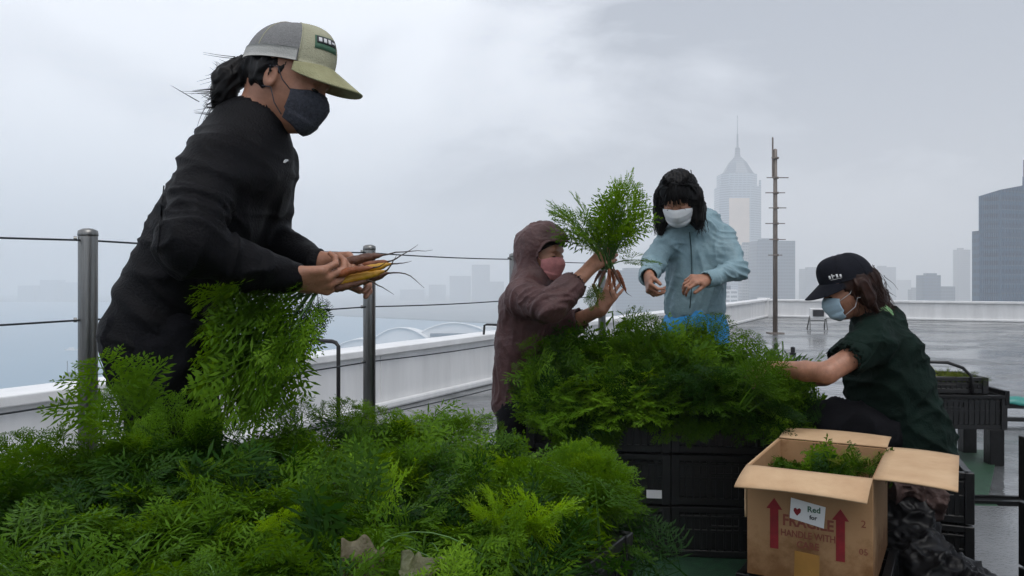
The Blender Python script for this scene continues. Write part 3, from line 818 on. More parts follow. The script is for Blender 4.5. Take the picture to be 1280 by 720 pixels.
# dark wet plastic sheet crumpled beside the box
def crumple(name, c, size, mt, label, cat, seed, res=.008, amp=.03, lumps=None):
    c = np.asarray(c, float); F = SDF(c-np.array(size)*.5-.08, c+np.array(size)*.5+.08, res)
    for (o, r) in lumps: F.ell(c+np.array(o), r, k=.05)
    def disp(V, N):
        a = ridge(V*13, seed); b_ = ridge(V*31, seed+1)
        d = amp*(a-.5)+amp*.45*(b_-.5)
        return d*np.clip((V[:, 2]-.012)/.03, 0, 1)
    o = F.obj(name, mt, None, disp); tag(o, label, cat); return o
crumple('plastic_sheet', (1.42, 2.78, .16), (.5, .6, .36), M['bag'], 'crumpled wet black plastic sheet heaped between the box and the paving', 'plastic sheet', 3, amp=.014,
        lumps=[((0, .05, -.02), (.13, .24, .14)), ((.12, .0, -.07), (.13, .2, .09)), ((-.02, -.2, -.08), (.14, .14, .07)), ((.05, .2, .07), (.10, .12, .13))])
crumple('cloth_bag', (1.50, 2.98, .37), (.3, .2, .2), M['brownbag'], 'rumpled reddish brown bag below the right flap of the box', 'bag', 9, res=.006, amp=.022,
        lumps=[((0, 0, 0), (.12, .07, .075)), ((.06, -.02, -.03), (.07, .06, .06))])

# ================================================================== far crate on a dark stand
st = empty('crate_stand', (*XY(1195, 5.0), 0)); tag(st, 'dark low stand carrying a crate of leaves behind the woman in green', 'stand')
q = XY(1188, 5.0); a5 = -.08
def loc5(x, y, z): return np.array([q[0]+x*math.cos(a5)-y*math.sin(a5), q[1]+x*math.sin(a5)+y*math.cos(a5), z])
m = crate_mesh(.58, .40, .21); Vq = np.array(m.V)@Rz(a5).T+loc5(0, .15, .225)
mesh_obj('crate_body', Vq, m.F, M['plastic'], st, world=True)
for (sx, sy) in ((-.24, -.02), (.25, -.02), (-.24, .32), (.25, .32)):
    m = MB(); m.box(loc5(sx, sy, .112), (.085, .085, .224), Rz(a5)); m.build('leg', M['plastic_wet'], st, bevel=.004)
m = MB(); m.box(loc5(.305, .15, .42), (.03, .44, .09), Rz(a5)); m.box(loc5(0, -.07, .427), (.58, .03, .02), Rz(a5)); m.build('rim', M['plastic_wet'], st, bevel=.004)
lc = loc5(-.03, .15, .437)
fc = crate(lc[0], lc[1], .440, a5, 'shallow crate of yellowing leaves with a raised handle on the dark stand', L_=.46, W_=.32, h=.10)
hb_ = empty('basket_handle', loc5(-.12, .05, .53)); COL.objects.unlink(hb_); bpy.data.objects.remove(hb_)
m = MB(); m.tube([loc5(-.17, -.03, .44), loc5(-.17, -.03, .62), loc5(-.15, -.03, .635), loc5(-.03, -.03, .632), loc5(.06, -.03, .60), loc5(.11, -.03, .55), loc5(.12, -.03, .44)], .010, 8)
ho = m.build('carry_handle', M['black_metal'], st, smooth=True)
# dark crate at the right edge
for k in range(3):
    crate(1.86, 2.33, .012+.213*k, .0, f'{ords[k]} crate of the stack cut off by the right edge of the picture', L_=.40, W_=.5)

# ================================================================== feathery carrot leaves
def frond_template(rng, npin, nsub, lw, lob=3, open_=.36, L0=.33):
    V = []
    def quad(base, tip, wv):
        mid = base+(tip-base)*.5
        V.extend([base, mid+wv, tip, mid-wv])
    def strip(pts, w0, w1):
        for i in range(len(pts)-1):
            wa = w0+(w1-w0)*i/(len(pts)-1); wb = w0+(w1-w0)*(i+1)/(len(pts)-1)
            t = nrm(pts[i+1]-pts[i]); s_ = nrm(np.cross(t, A3(0.1, 1, 0)))
            V.extend([pts[i]-s_*wa, pts[i]+s_*wa, pts[i+1]+s_*wb, pts[i+1]-s_*wb])
            s2 = np.cross(t, s_)
            V.extend([pts[i]-s2*wa, pts[i]+s2*wa, pts[i+1]+s2*wb, pts[i+1]-s2*wb])
    strip([A3(0, 0, z) for z in np.linspace(0, 1, 7)], .0085, .003)
    ts = np.linspace(open_, .95, npin)
    for i, t in enumerate(ts):
        f = (t-open_)/(1-open_)
        L_ = L0*(1-f)**.75*(.75+.5*min(1, f*4+.35))+.04
        for sd in (-1, 1):
            a = rad(rng.uniform(42, 62)); ny = rng.uniform(-.35, .45)
            dr = nrm(A3(sd*math.sin(a), ny, math.cos(a)))
            b = A3(0, 0, t+rng.uniform(-.015, .015)); l = L_*rng.uniform(.8, 1.15)
            droop = rng.uniform(-.2, .1)
            pt = lambda s_: b+dr*l*s_+A3(0, droop*l*s_*s_, 0)
            strip([pt(0), pt(.5), pt(1)], .004, .0015)
            sideb = nrm(np.cross(dr, A3(0, 1, 0)))
            for j, s_ in enumerate(np.linspace(.22, 1.0, nsub)):
                p = pt(s_); ll = l*(.42*(1-s_)**.7+.13)
                for s2 in ((-1, 1) if s_ < .99 else (0,)):
                    ax = nrm(dr*.8+sideb*s2*rng.uniform(.6, .95)+A3(0, rng.uniform(-.4, .4), 0))
                    pn = nrm(np.cross(ax, A3(rng.uniform(-.3, .3), 1, rng.uniform(-.3, .3))))
                    for q_ in range(lob):
                        fr = (q_+1)/lob
                        st_ = p+ax*ll*(fr*.55-.15 if lob > 1 else 0)
                        side = (0 if q_ == lob-1 else (1 if q_ % 2 else -1))
                        d2 = nrm(ax+pn*side*.75)
                        e = st_+d2*ll*(.55 if side else .65)
                        wl = min(lw, float(np.linalg.norm(e-st_))*.21)
                        quad(st_, e, pn*wl if not side else nrm(np.cross(d2, A3(0, 1, 0)))*wl)
    return np.array(V)
RNG = np.random.default_rng(11)
TPL = {'hi': [frond_template(RNG, 9, 6, .0088, L0=.36) for _ in range(5)],
       'mid': [frond_template(RNG, 8, 5, .0105, lob=2) for _ in range(5)],
       'coarse': [frond_template(RNG, 7, 5, .0105, lob=3, open_=.30, L0=.36) for _ in range(5)],
       'dense': [frond_template(RNG, 9, 6, .0085, lob=3, open_=.22, L0=.40) for _ in range(4)]}
def make_fronds(items, lod):
    """items: (base, ctrl, tip, width_factor, tint)"""
    Vs = []; Ts = []
    for (b, c, t, wf, tint) in items:
        T = TPL[lod][RNG.integers(len(TPL[lod]))]
        b, c, t = map(lambda q: np.asarray(q, float), (b, c, t))
        w = T[:, 2]; x = T[:, 0]; y = T[:, 1]
        Lf = (np.linalg.norm(c-b)+np.linalg.norm(t-c))*.5+np.linalg.norm(t-b)*.5
        C = np.outer((1-w)**2, b)+np.outer(2*w*(1-w), c)+np.outer(w**2, t)
        D = np.outer(2*(1-w), c-b)+np.outer(2*w, t-c); D /= np.linalg.norm(D, axis=1, keepdims=True)+1e-9
        s0 = nrm(np.cross(nrm(t-b), A3(0, 0, 1))+RNG.normal(0, .35, 3)+1e-4)
        S = s0-D*(D@s0)[:, None]; S /= np.linalg.norm(S, axis=1, keepdims=True)+1e-9
        Nn = np.cross(D, S)
        Vv = C+S*(x*Lf*wf)[:, None]+Nn*(y*Lf*wf)[:, None]
        Vs.append(Vv); tt = np.full(len(Vv), tint)+np.repeat(RNG.normal(0, .05, len(Vv)//4), 4)
        tt += .18*(w-.6)
        Ts.append(np.clip(tt, 0, 1))
    V = np.concatenate(Vs); F = np.arange(len(V)).reshape(-1, 4)
    return V, F, np.concatenate(Ts)
def leaf_obj(name, items, lod, mt, parent=None, loc=None):
    V, F, T = make_fronds(items, lod)
    return mesh_obj(name, V, F, mt, parent, world=True, tint=T, loc=loc)

def interp(xs, ys, x): return float(np.interp(x, xs, ys))
# ---- foreground heap --------------------------------------------------------
FX = [-80, 17, 60, 110, 150, 200, 260, 320, 400, 450, 500, 560, 620, 655, 700, 740, 775, 800]
FY = [575, 592, 590, 592, 545, 520, 530, 545, 540, 520, 524, 530, 545, 560, 590, 575, 610, 660]
FD = [1.5, 1.55, 1.6, 1.6, 1.6, 1.62, 1.66, 1.75, 1.85, 1.95, 2.0, 2.0, 1.98, 1.92, 1.85, 1.80, 1.70, 1.62]
def fg_surface(px, r):
    """r=0 back edge, r=1 front; returns world tip point"""
    db = interp(FX, FD, px); zb = H-(interp(FX, FY, px)-HOR)/FPX*db
    df = .98
    d = db+(df-db)*r
    z = zb*(1-r)+(.80)*r if r < 1 else .8
    z = zb+(.775-zb)*min(1, r*1.15)
    xw = (px-640)/FPX*db      # keep columns straight away from the viewer
    xw2 = (px-640)/FPX*d
    return A3(xw*.25+xw2*.75, d, z)
def patch_tint(p, seed=5):
    n = float(vnoise(np.array([p*A3(6.5, 6.5, 6.5)]), seed)[0])
    n2 = float(vnoise(np.array([p*17.0]), seed+3)[0])
    return .37+.95*(n-.5)+.45*(n2-.5)
items = []
for i in range(600):
    px = RNG.uniform(-80, 792); r = RNG.uniform(0, 1)**1.15
    tip = fg_surface(px, r)+RNG.normal(0, [.02, .02, .012])
    tip[2] += -.03*abs(RNG.normal())
    if tip[0] > .227-(1.6-tip[1])*.566-.005: continue
    if 15 < px < 150 and r > .42 and RNG.uniform() < .85: continue
    ln = RNG.uniform(.18, .34)*min(1, max(.55, tip[1]/1.5))
    az = RNG.uniform(0, 2*math.pi)
    b = tip-A3(math.cos(az), math.sin(az), 0)*ln*RNG.uniform(.4, .9); b[2] = tip[2]-ln*RNG.uniform(.35, .75)
    if px > 640: b[0] -= .06
    b[2] = max(b[2], .56); 
    c = b*.5+tip*.5; c[2] = max(b[2], tip[2])+ln*RNG.uniform(.0, .35)*.5
    tip2 = tip.copy(); tip2[2] -= RNG.uniform(0, .05)
    items.append((b, c, tip2, RNG.uniform(.8, 1.15), patch_tint(tip)))
# bright young tufts seen in the photo
def tuft(px, py, d, n, ln, tint, spread=.05, updir=A3(0, 0, 1), items=items):
    p = P(px, py, d)
    for _ in range(n):
        dr = nrm(updir+RNG.normal(0, .55, 3)); b = p-dr*ln*.4-A3(0, 0, ln*.3)
        t = p+dr*ln*.5+RNG.normal(0, spread, 3)*.5
        items.append((b, b*.4+t*.6+A3(0, 0, ln*.12), t, 1.0, np.clip(tint+RNG.normal(0, .06), 0, 1)))
tuft(462, 622, 1.36, 5, .13, .80, updir=A3(0, -.9, .4)); tuft(362, 658, 1.2, 4, .09, .8, updir=A3(0, -.9, .4)); tuft(665, 660, 1.33, 7, .13, .92, updir=A3(.2, -.9, .2)); tuft(625, 640, 1.36, 3, .08, .85, updir=A3(-.5, -.7, .3)); tuft(620, 678, 1.28, 3, .07, .85, updir=A3(-.3, -.9, .3))
tuft(720, 615, 1.66, 7, .15, .45); tuft(740, 625, 1.60, 8, .16, .42); tuft(250, 610, 1.4, 4, .10, .6)
tuft(185, 600, 1.5, 4, .10, .6); tuft(660, 610, 1.7, 5, .14, .45)
heap1 = leaf_obj('carrot_greens', items, 'hi', M['leaf'])
tag(heap1, 'broad heap of feathery green carrot tops filling the foreground crates', kind='stuff')
stl = MB()
for i in range(75):
    px = RNG.uniform(-40, 700); r = RNG.uniform(0, .95); tip = fg_surface(px, r)
    if tip[0] > .227-(1.6-tip[1])*.566-.03: continue
    az = RNG.uniform(0, 6.28); ln = RNG.uniform(.14, .30); b = tip+A3(math.cos(az)*ln, math.sin(az)*ln*.6, -.10); c = (b+tip)/2+A3(0, 0, RNG.uniform(.03, .09))
    tip = tip+A3(0, 0, RNG.uniform(-.06, -.01))
    stl.tube([b*(1-q)**2+2*c*q*(1-q)+tip*q*q for q in np.linspace(0, 1, 9)], [.0016-.0001*k for k in range(9)], 5)
M['stalk_pale'] = mat('pale_stalk', (.06, .15, .02), .45, var=.5, scale=12)
tag(stl.build('carrot_stalks', M['stalk_pale'], smooth=True), 'thin pale green leaf stalks tangled in the foreground heap', kind='stuff')
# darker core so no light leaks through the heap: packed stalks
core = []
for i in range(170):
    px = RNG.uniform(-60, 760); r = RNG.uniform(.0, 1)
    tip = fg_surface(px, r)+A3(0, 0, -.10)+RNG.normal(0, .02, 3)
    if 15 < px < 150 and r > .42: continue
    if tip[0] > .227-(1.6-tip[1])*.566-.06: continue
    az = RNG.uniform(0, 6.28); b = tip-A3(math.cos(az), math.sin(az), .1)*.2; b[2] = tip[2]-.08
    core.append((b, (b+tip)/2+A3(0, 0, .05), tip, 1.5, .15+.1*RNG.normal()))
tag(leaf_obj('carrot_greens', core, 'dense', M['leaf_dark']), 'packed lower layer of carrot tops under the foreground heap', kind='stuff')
# tall sprays standing up behind the heap
def spray(label, fr, lod='hi', mt='leaf', grp='single leaf sprays rising from the foreground heap', wf=1.0):
    its = []
    for (bx, by, tx, ty, d, bend, tint) in fr:
        b = P(bx, by, d); t = P(tx, ty, d+RNG.normal(0, .04)); c = (b+t)/2+A3(bend, 0, .04)
        its.append((b, c, t, wf*RNG.uniform(.85, 1.1), tint))
    o = leaf_obj('leaf_spray', its, lod, M[mt], loc=P(fr[0][0], fr[0][1], fr[0][4])); tag(o, label, 'leaf spray', grp); return o
spray('loose light green spray standing beside the first railing post', [(200, 600, 122, 445, 1.58, -.03, .45), (205, 590, 128, 490, 1.55, -.02, .4), (215, 600, 150, 470, 1.58, -.01, .45), (200, 610, 120, 530, 1.52, -.01, .45), (235, 600, 205, 496, 1.55, .0, .4), (245, 600, 245, 512, 1.5, 0, .45), (215, 600, 168, 530, 1.5, 0, .5)])
spray('low dark green spray at the left edge in front of the parapet', [(70, 640, 10, 540, 1.5, -.03, .3), (60, 640, 40, 548, 1.5, 0, .25), (80, 640, 92, 575, 1.5, .02, .3), (40, 650, -20, 570, 1.45, -.02, .3), (70, 640, 62, 545, 1.55, .0, .3), (50, 640, 25, 560, 1.48, .0, .35), (85, 640, 80, 560, 1.52, 0, .3)])
spray('thin open spray rising in front of the black hoop rail', [(385, 560, 345, 512, 1.7, -.01, .35), (395, 560, 372, 498, 1.72, 0, .35), (400, 560, 405, 500, 1.75, 0, .4), (405, 560, 440, 500, 1.75, .02, .4), (400, 565, 455, 515, 1.72, .03, .4), (380, 570, 350, 530, 1.7, -.01, .3)])
spray('small curly spray at the back of the heap near the hooded person', [(570, 570, 545, 522, 1.9, 0, .45), (575, 570, 580, 515, 1.92, 0, .5), (590, 570, 610, 520, 1.95, .01, .35), (600, 580, 630, 535, 1.95, .02, .35), (610, 590, 652, 548, 1.92, .02, .3), (480, 560, 468, 508, 1.9, 0, .6), (470, 560, 445, 512, 1.9, 0, .6), (490, 560, 505, 516, 1.9, 0, .55)])
spray('upright bushy spray at the right end of the heap beside the crates', [(700, 640, 715, 568, 1.72, 0, .55), (705, 640, 738, 560, 1.7, .01, .6), (715, 650, 760, 585, 1.68, .02, .5), (725, 655, 775, 605, 1.62, .02, .5), (735, 665, 790, 640, 1.56, .02, .45), (700, 630, 692, 575, 1.75, 0, .5), (715, 640, 752, 572, 1.66, 0, .6), (735, 660, 786, 620, 1.6, .02, .45), (730, 650, 770, 590, 1.66, .02, .5)])

# withered leaves lying on the heap at the bottom
def wilted(px, py, d, w_, label, mt, seed):
    c = P(px, py, d)
    def fn(u, v):
        a = (u-.5)*w_; b_ = (v-.5)*w_*.8
        edge = (1-(2*u-1)**2)*.5+.5
        P3 = np.stack([a, b_*edge, np.zeros_like(a)], -1)
        n = vnoise(P3*26+seed, seed); n2 = vnoise(P3*70+seed, seed+1)
        z = .006*(1-(2*u-1)**2)+.05*(n-.5)+.026*(n2-.5)+.018*np.abs(2*v-1)
        edge = edge*(.75+.5*vnoise(np.stack([a*60, a*0, a*0+seed], -1), 3)); b_ = b_*1.0
        return np.stack([c[0]+a*.95, c[1]+b_*edge*.8, c[2]+z+(v-.5)*.03], -1)
    V, F = surf(fn, 36, 30, .0015)
    o = mesh_obj('withered_leaf', V-c, F, M[mt], None, smooth=True, loc=c); tag(o, label, 'leaf', 'withered leaves on the foreground heap'); return o
wilted(452, 724, 1.10, .062, 'dull brown withered leaf on the heap at the bottom edge', 'wilt', 2)
wilted(536, 736, 1.06, .080, 'paler crumpled leaf with a brown centre at the bottom edge', 'wilt_pale', 7)

# ---- middle heap -----------------------------------------------------------
MX = [628, 640, 660, 690, 720, 750, 790, 830, 870, 905, 940, 970, 995, 1010]
MY = [485, 455, 425, 410, 420, 412, 405, 398, 404, 408, 432, 450, 478, 500]
def mid_items(n, x0, x1, tseed, dark=0.0, lift=0):
    its = []
    for i in range(n):
        px = RNG.uniform(x0, x1); r = RNG.uniform(0, 1)
        top = interp(MX, MY, px)+12
        d = 3.52-.50*r
        zt_ = H-(top-HOR)/FPX*3.5
        z = zt_-(.02+.20*r**1.5)-abs(RNG.normal())*.02
        x = (px-640)/FPX*(3.3)
        tip = A3(x, d, z)+RNG.normal(0, .02, 3)
        ln = RNG.uniform(.2, .38)
        b = A3(x*.55+.45*(815-640)/FPX*3.3+RNG.normal(0, .05), 3.36+RNG.normal(0, .08), max(.60, tip[2]-ln*.75))
        v = b-tip; L_ = np.linalg.norm(v); b = tip+v/L_*min(L_, ln); b[2] = max(b[2], .60)
        c = (b+tip)/2; c[2] = max(b[2], tip[2])+ln*RNG.uniform(.05, .3)
        its.append((b, c, tip-A3(0, 0, RNG.uniform(0, .05)), RNG.uniform(.9, 1.3), np.clip(patch_tint(tip*A3(1, 1, 1)*.8, tseed)-dark, 0, 1)))
    return its
def drape(n, x0, x1, y0, y1, dark=0.):
    its = []
    for i in range(n):
        px = RNG.uniform(x0, x1); py = RNG.uniform(y0, y1); d = 3.22+RNG.normal(0, .03)
        t = P(px, py, d); b = P(px+RNG.uniform(-25, 25), py-RNG.uniform(50, 85), 3.40)
        c = (b+t)/2+A3(0, -.10, .08)
        its.append((b, c, t, RNG.uniform(.9, 1.3), np.clip(.32+RNG.normal(0, .12)-dark, 0, 1)))
    return its
gl = mid_items(190, 668, 800, 21, .06)+drape(20, 668, 710, 500, 545)+drape(20, 700, 760, 530, 580)+drape(14, 760, 800, 505, 540)
tag(leaf_obj('carrot_greens', gl, 'coarse', M['leaf']), 'greens heaped on the left middle crates, partly blue-green', kind='stuff')
gr_ = mid_items(200, 780, 1000, 31, .02)+drape(22, 800, 900, 510, 555)+drape(24, 900, 985, 500, 540)
tag(leaf_obj('carrot_greens', gr_, 'coarse', M['leaf']), 'bright greens heaped on the right middle crates', kind='stuff')
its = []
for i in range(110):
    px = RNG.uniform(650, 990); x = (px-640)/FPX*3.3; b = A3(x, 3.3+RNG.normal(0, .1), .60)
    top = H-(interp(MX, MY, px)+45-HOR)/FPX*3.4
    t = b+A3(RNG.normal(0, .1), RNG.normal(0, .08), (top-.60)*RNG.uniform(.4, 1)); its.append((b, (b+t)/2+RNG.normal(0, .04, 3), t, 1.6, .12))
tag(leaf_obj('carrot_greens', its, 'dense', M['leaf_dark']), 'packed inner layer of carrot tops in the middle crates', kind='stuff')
# sprays that break the outline
spray('tall bushy sprig standing in front of the bright blue waistband', [(805, 450, 790, 384, 3.35, 0, .3), (810, 450, 808, 392, 3.35, 0, .3), (815, 450, 830, 398, 3.3, 0, .35), (800, 450, 775, 402, 3.3, 0, .3), (690, 470, 640, 462, 3.3, 0, .3), (690, 500, 636, 490, 3.3, 0, .35), (690, 450, 652, 430, 3.3, 0, .3), (890, 450, 905, 392, 3.4, 0, .3), (880, 450, 885, 396, 3.4, 0, .35), (925, 460, 945, 415, 3.35, 0, .35), (950, 470, 972, 432, 3.35, .02, .3), (930, 470, 935, 420, 3.4, 0, .3), (850, 450, 862, 398, 3.4, 0, .3), (975, 480, 1000, 455, 3.3, .02, .25)], 'mid', grp='leaf sprigs on the middle heap', wf=1.5)
its = []
for i in range(5):
    p = P(RNG.uniform(740, 860), RNG.uniform(480, 520), 3.16); its.append((p+A3(.03, .05, .04), p+A3(0, -.01, .05), p+RNG.normal(0, .03, 3), 1.4, RNG.uniform(.3, .9)))
tag(leaf_obj('yellow_leaf', its, 'mid', M['leaf_yellow']), 'few yellowed leaves caught in the front of the middle heap', 'leaves', None)

spray('leafy fronds curling over the hand of the woman in dark green', [(930, 505, 985, 452, 3.02, 0, .35), (930, 510, 975, 478, 3.0, 0, .4), (925, 500, 960, 440, 3.05, 0, .35), (920, 510, 990, 470, 3.02, 0, .3), (935, 515, 1000, 492, 3.02, 0, .35), (915, 495, 950, 445, 3.05, 0, .4), (925, 505, 968, 462, 2.98, 0, .45)], 'mid', grp='leaf sprigs on the middle heap', wf=1.6)
# far crate leaves
its = []
for i in range(34):
    p = loc5(RNG.uniform(-.24, .18), RNG.uniform(.02, .28), .47); t = p+A3(RNG.normal(0, .05), RNG.normal(0, .05)-.02, RNG.uniform(.04, .09)); its.append((p, (p+t)/2+A3(0, 0, .03), t, 2.0, np.clip(.75-2.0*(p[0]-loc5(-.24, 0, 0)[0])+RNG.normal(0, .2), 0, 1)))
tag(leaf_obj('leaf_pile', its, 'mid', M['leaf_yellow']), 'yellow-green leaf pile in the shallow crate behind the woman in green', kind='stuff')

# ================================================================== cardboard box
bx = empty('cardboard_box', (1.05, 2.6, .25)); tag(bx, 'open brown cardboard box with red arrows and a white sticker', 'cardboard box')
FL = np.array([.735, 2.50]); ang_b = -29.5
va = VA[:2]; ua = UA[:2]
BW, BD, ZB, ZT = .36, .50, .232, .565
FR_ = FL+va*BW; BL = FL+ua*BD; BR = FR_+ua*BD
th = .006
def wall(a, b, name, z0=ZB, z1=ZT, inset=True):
    d_ = (b-a)/np.linalg.norm(b-a); n = np.array([-d_[1], d_[0]])    # inward (left of direction)
    m = MB(); m.prism([tuple(a), tuple(b), tuple(b+n*th), tuple(a+n*th)], z0, z1)
    return m.build(name, M['card'], bx, bevel=.0015)
fw = wall(FL, FR_, 'front_panel'); wall(FR_+ua*th, BR, 'side_panel'); wall(BR-va*th, BL, 'back_panel'); wall(BL-ua*th, FL+ua*th, 'side_panel')
m = MB(); m.prism([tuple(FL+va*.01+ua*.01), tuple(FR_-va*.01+ua*.01), tuple(BR-va*.01-ua*.01), tuple(BL+va*.01-ua*.01)], ZB, ZB+.006); m.build('bottom_panel', M['card'], bx)
def flap(a, b, out, ln, elev, name, sweep=.0, curl=.0, z=ZT, skew=0.):
    """flap hinged on a-b, folding outwards by out (2d), elevation angle from horizontal"""
    a3 = A3(*a, z); b3 = A3(*b, z); o3 = A3(*out, 0)
    tp = nrm(b3-a3)
    def fn(u, v):
        base = np.outer(1-u, a3)+np.outer(u, b3)
        e = elev+curl*v
        d = ln*v*(1+skew*(u-.5))
        s_ = 1-2*sweep*v
        base = (a3+b3)/2+(base-(a3+b3)/2)*s_[:, None]
        bow = .006*np.sin(u*math.pi)*v
        return base+np.outer(d*np.cos(e), o3)+np.outer(d*np.sin(e)+bow+.002, A3(0, 0, 1))
    V, F = surf(fn, 12, 8, .005)
    return mesh_obj(name, V, F, M['card_in'], bx, smooth=False, world=True)
flap(FL, FR_, -ua, .165, rad(-3), 'front_flap', sweep=.0, curl=rad(-8))
flap(FR_+va*.001, BR+va*.001, va, .215, rad(3), 'right_flap', curl=rad(-5), sweep=-.01)
flap(BR, BL, ua, .17, rad(8), 'back_flap', curl=rad(-6))
flap(BL, FL, -va, .16, rad(-86), 'left_flap', curl=rad(-3))
# prints on the front panel
def front_pt(x, z, off=.0015): q = FL+va*x-ua*off; return A3(q[0], q[1], z)
def poly_print(pts, mt, name, off=.0012, parent=None):
    V = [front_pt(x, z, off) for x, z in pts]+[front_pt(x, z, off-.0010) for x, z in pts]; n = len(pts)
    F = [tuple(range(n)), tuple(range(n, 2*n))[::-1]]+[(i, n+i, n+(i+1) % n, (i+1) % n) for i in range(n)]
    return mesh_obj(name, V, F, mt, parent or bx, world=True)
for (x0, zt_) in ((.082, .478), (.272, .470)):
    w_ = .0125
    poly_print([(x0-w_, zt_-.155), (x0+w_, zt_-.155), (x0+w_, zt_-.034), (x0+w_*1.9, zt_-.034), (x0, zt_), (x0-w_*1.9, zt_-.034), (x0-w_, zt_-.034)], M['red'], 'arrow_print')
def text(s_, x, z, size, mt, name, sx=1.0, off=.0016, extra=.004, parent=None, O=None, AX=None, AY=None, AN=None):
    cu = bpy.data.curves.new('txt', 'FONT'); cu.body = s_; cu.size = size; cu.align_x = 'CENTER'; cu.offset = extra*size; cu.resolution_u = 2
    to = bpy.data.objects.new('txt', cu); COL.objects.link(to)
    dg = bpy.context.evaluated_depsgraph_get(); dg.update()
    me = bpy.data.meshes.new_from_object(to.evaluated_get(dg))
    COL.objects.unlink(to); bpy.data.objects.remove(to)
    V = np.array([v.co[:] for v in me.vertices]); Fs = [tuple(p.vertices) for p in me.polygons]
    if O is None: O = front_pt(x, z, off); AX = A3(*va, 0); AY = A3(0, 0, 1)
    W = np.array(O)+np.outer(V[:, 0]*sx, AX)+np.outer(V[:, 1], AY)
    return mesh_obj(name, W, Fs, mt, parent or bx, world=True)
text('FRAGILE', .180, .400, .046, M['ink'], 'fragile_print', .86, extra=.03)
text('HANDLE WITH', .180, .367, .029, M['ink'], 'handling_print', .80, extra=.02)
text('CARE', .180, .337, .029, M['ink'], 'handling_print', .9, extra=.02)
poly_print([(.140, .232), (.212, .232), (.214, .322), (.142, .326)], M['tape'], 'tape_strip', .0008)
stk = poly_print([(.128, .424), (.226, .406), (.231, .470), (.132, .486)], M['white'], 'sticker', .0034)
text('Red', .198, .450, .024, M['green_print'], 'sticker_print', 1, off=.0042, extra=.03, parent=stk)
text('for', .196, .428, .018, M['darkink'], 'sticker_print', 1, off=.0042, extra=.03, parent=stk)
hp = [(.150+x_*.62, .446+y_*.62) for x_, y_ in ((0, -.020), (.016, -.002), (.018, .012), (.010, .019), (.002, .013), (-.001, .011), (-.006, .018), (-.015, .015), (-.017, .003), (-.010, -.010))]
poly_print(hp, M['red'], 'sticker_emblem', .0042, stk)
# writing scribble under the flap at left
text('hv', .072, .520, .022, M['ink'], 'pen_mark', 1.0, extra=.01)
text('2', .335, .425, .030, M['ink'], 'pen_mark', 1.0); text('05', .335, .345, .026, M['ink'], 'pen_mark', 1.0)
# box support crate
cb = (FL+BR)/2
crate(cb[0], cb[1], .012, angU, 'single crate carrying the open cardboard box', L_=.40, W_=.46, h=.213)
# greens inside the box
its = []
for i in range(20):
    q = FL+va*RNG.uniform(.06, BW-.04)+ua*RNG.uniform(.10, BD-.05); p = A3(*q, .40)
    ht = .425+.05*float(vnoise(np.array([[q[0]*9, q[1]*9, 1.]]), 4)[0])*2+.06*((q-FL)@va/BW)
    q2 = q+RNG.normal(0, .03, 2); 
    u_ = np.clip((q2-FL)@va, .03, BW-.03); w_ = np.clip((q2-FL)@ua, .04, BD-.03); q2 = FL+va*u_+ua*w_
    t = A3(*q2, ht-.03); its.append((p, (p+t)/2+A3(0, 0, .10), t, 1.5, np.clip(.3+RNG.normal(0, .15), 0, 1)))
tag(leaf_obj('carrot_greens', its, 'hi', M['leaf']), 'dark greens lying inside the open cardboard box', kind='stuff')
its = []
for i in range(8):
    q = FL+va*RNG.uniform(.22, .33)+ua*RNG.uniform(.28, .44); p = A3(*q, .505); t = p+A3(RNG.normal(0, .03), RNG.normal(0, .03), .055); its.append((p, (p+t)/2+A3(0, 0, .02), t, 1.4, .5))
tag(leaf_obj('flower_sprig', its, 'mid', M['leaf_yellow']), 'pale yellowish sprig on top of the greens in the cardboard box', 'sprig')
# ================================================================== people
def lerp(a, b, t): return np.asarray(a)*(1-t)+np.asarray(b)*t
def head_sdf(F, c, f, up, sc=1.0, nose=True, ears=True):
    f, l, u = frame(f, up)
    g = lambda a, b, d: c+(f*a+l*b+u*d)*sc
    R = (f, l, u)
    F.ell(g(-.012, 0, .012), (.097*sc, .077*sc, .098*sc), R, k=.01)
    F.ell(g(.028, 0, -.045), (.060*sc, .060*sc, .075*sc), R, k=.03)
    F.cone(g(.045, 0, -.098), g(.060, 0, -.098), .026*sc, .022*sc, k=.03)          # chin
    F.ell(g(.062, .030, -.042), (.024*sc, .024*sc, .022*sc), R, k=.025); F.ell(g(.062, -.030, -.042), (.024*sc, .024*sc, .022*sc), R, k=.025)   # cheeks
    F.cone(g(.080, -.028, .012), g(.080, .028, .012), .012*sc, .012*sc, k=.02)     # brow
    for s_ in (-1, 1): F.ell(g(.092, s_*.031, -.012), (.016*sc, .017*sc, .013*sc), R, k=.012, sub=True)
    for s_ in (-1, 1): F.ell(g(.076, s_*.031, -.013), (.0145*sc, .016*sc, .011*sc), R, k=.004)
    F.cone(g(.086, 0, -.004), g(.104, 0, -.042), .0085*sc, .0125*sc, k=.014)
    for s_ in (-1, 1): F.ell(g(.094, s_*.011, -.046), (.009*sc, .008*sc, .007*sc), R, k=.008)
    F.ell(g(.088, 0, -.070), (.010*sc, .024*sc, .006*sc), R, k=.006); F.ell(g(.086, 0, -.081), (.011*sc, .020*sc, .007*sc), R, k=.006)
    if ears:
        for s_ in (-1, 1):
            F.ell(g(-.008, s_*.077, -.022), (.016*sc, .008*sc, .028*sc), R, k=.008)
            F.ell(g(-.004, s_*.085, -.020), (.008*sc, .006*sc, .016*sc), R, k=.004, sub=True)
    return f, l, u

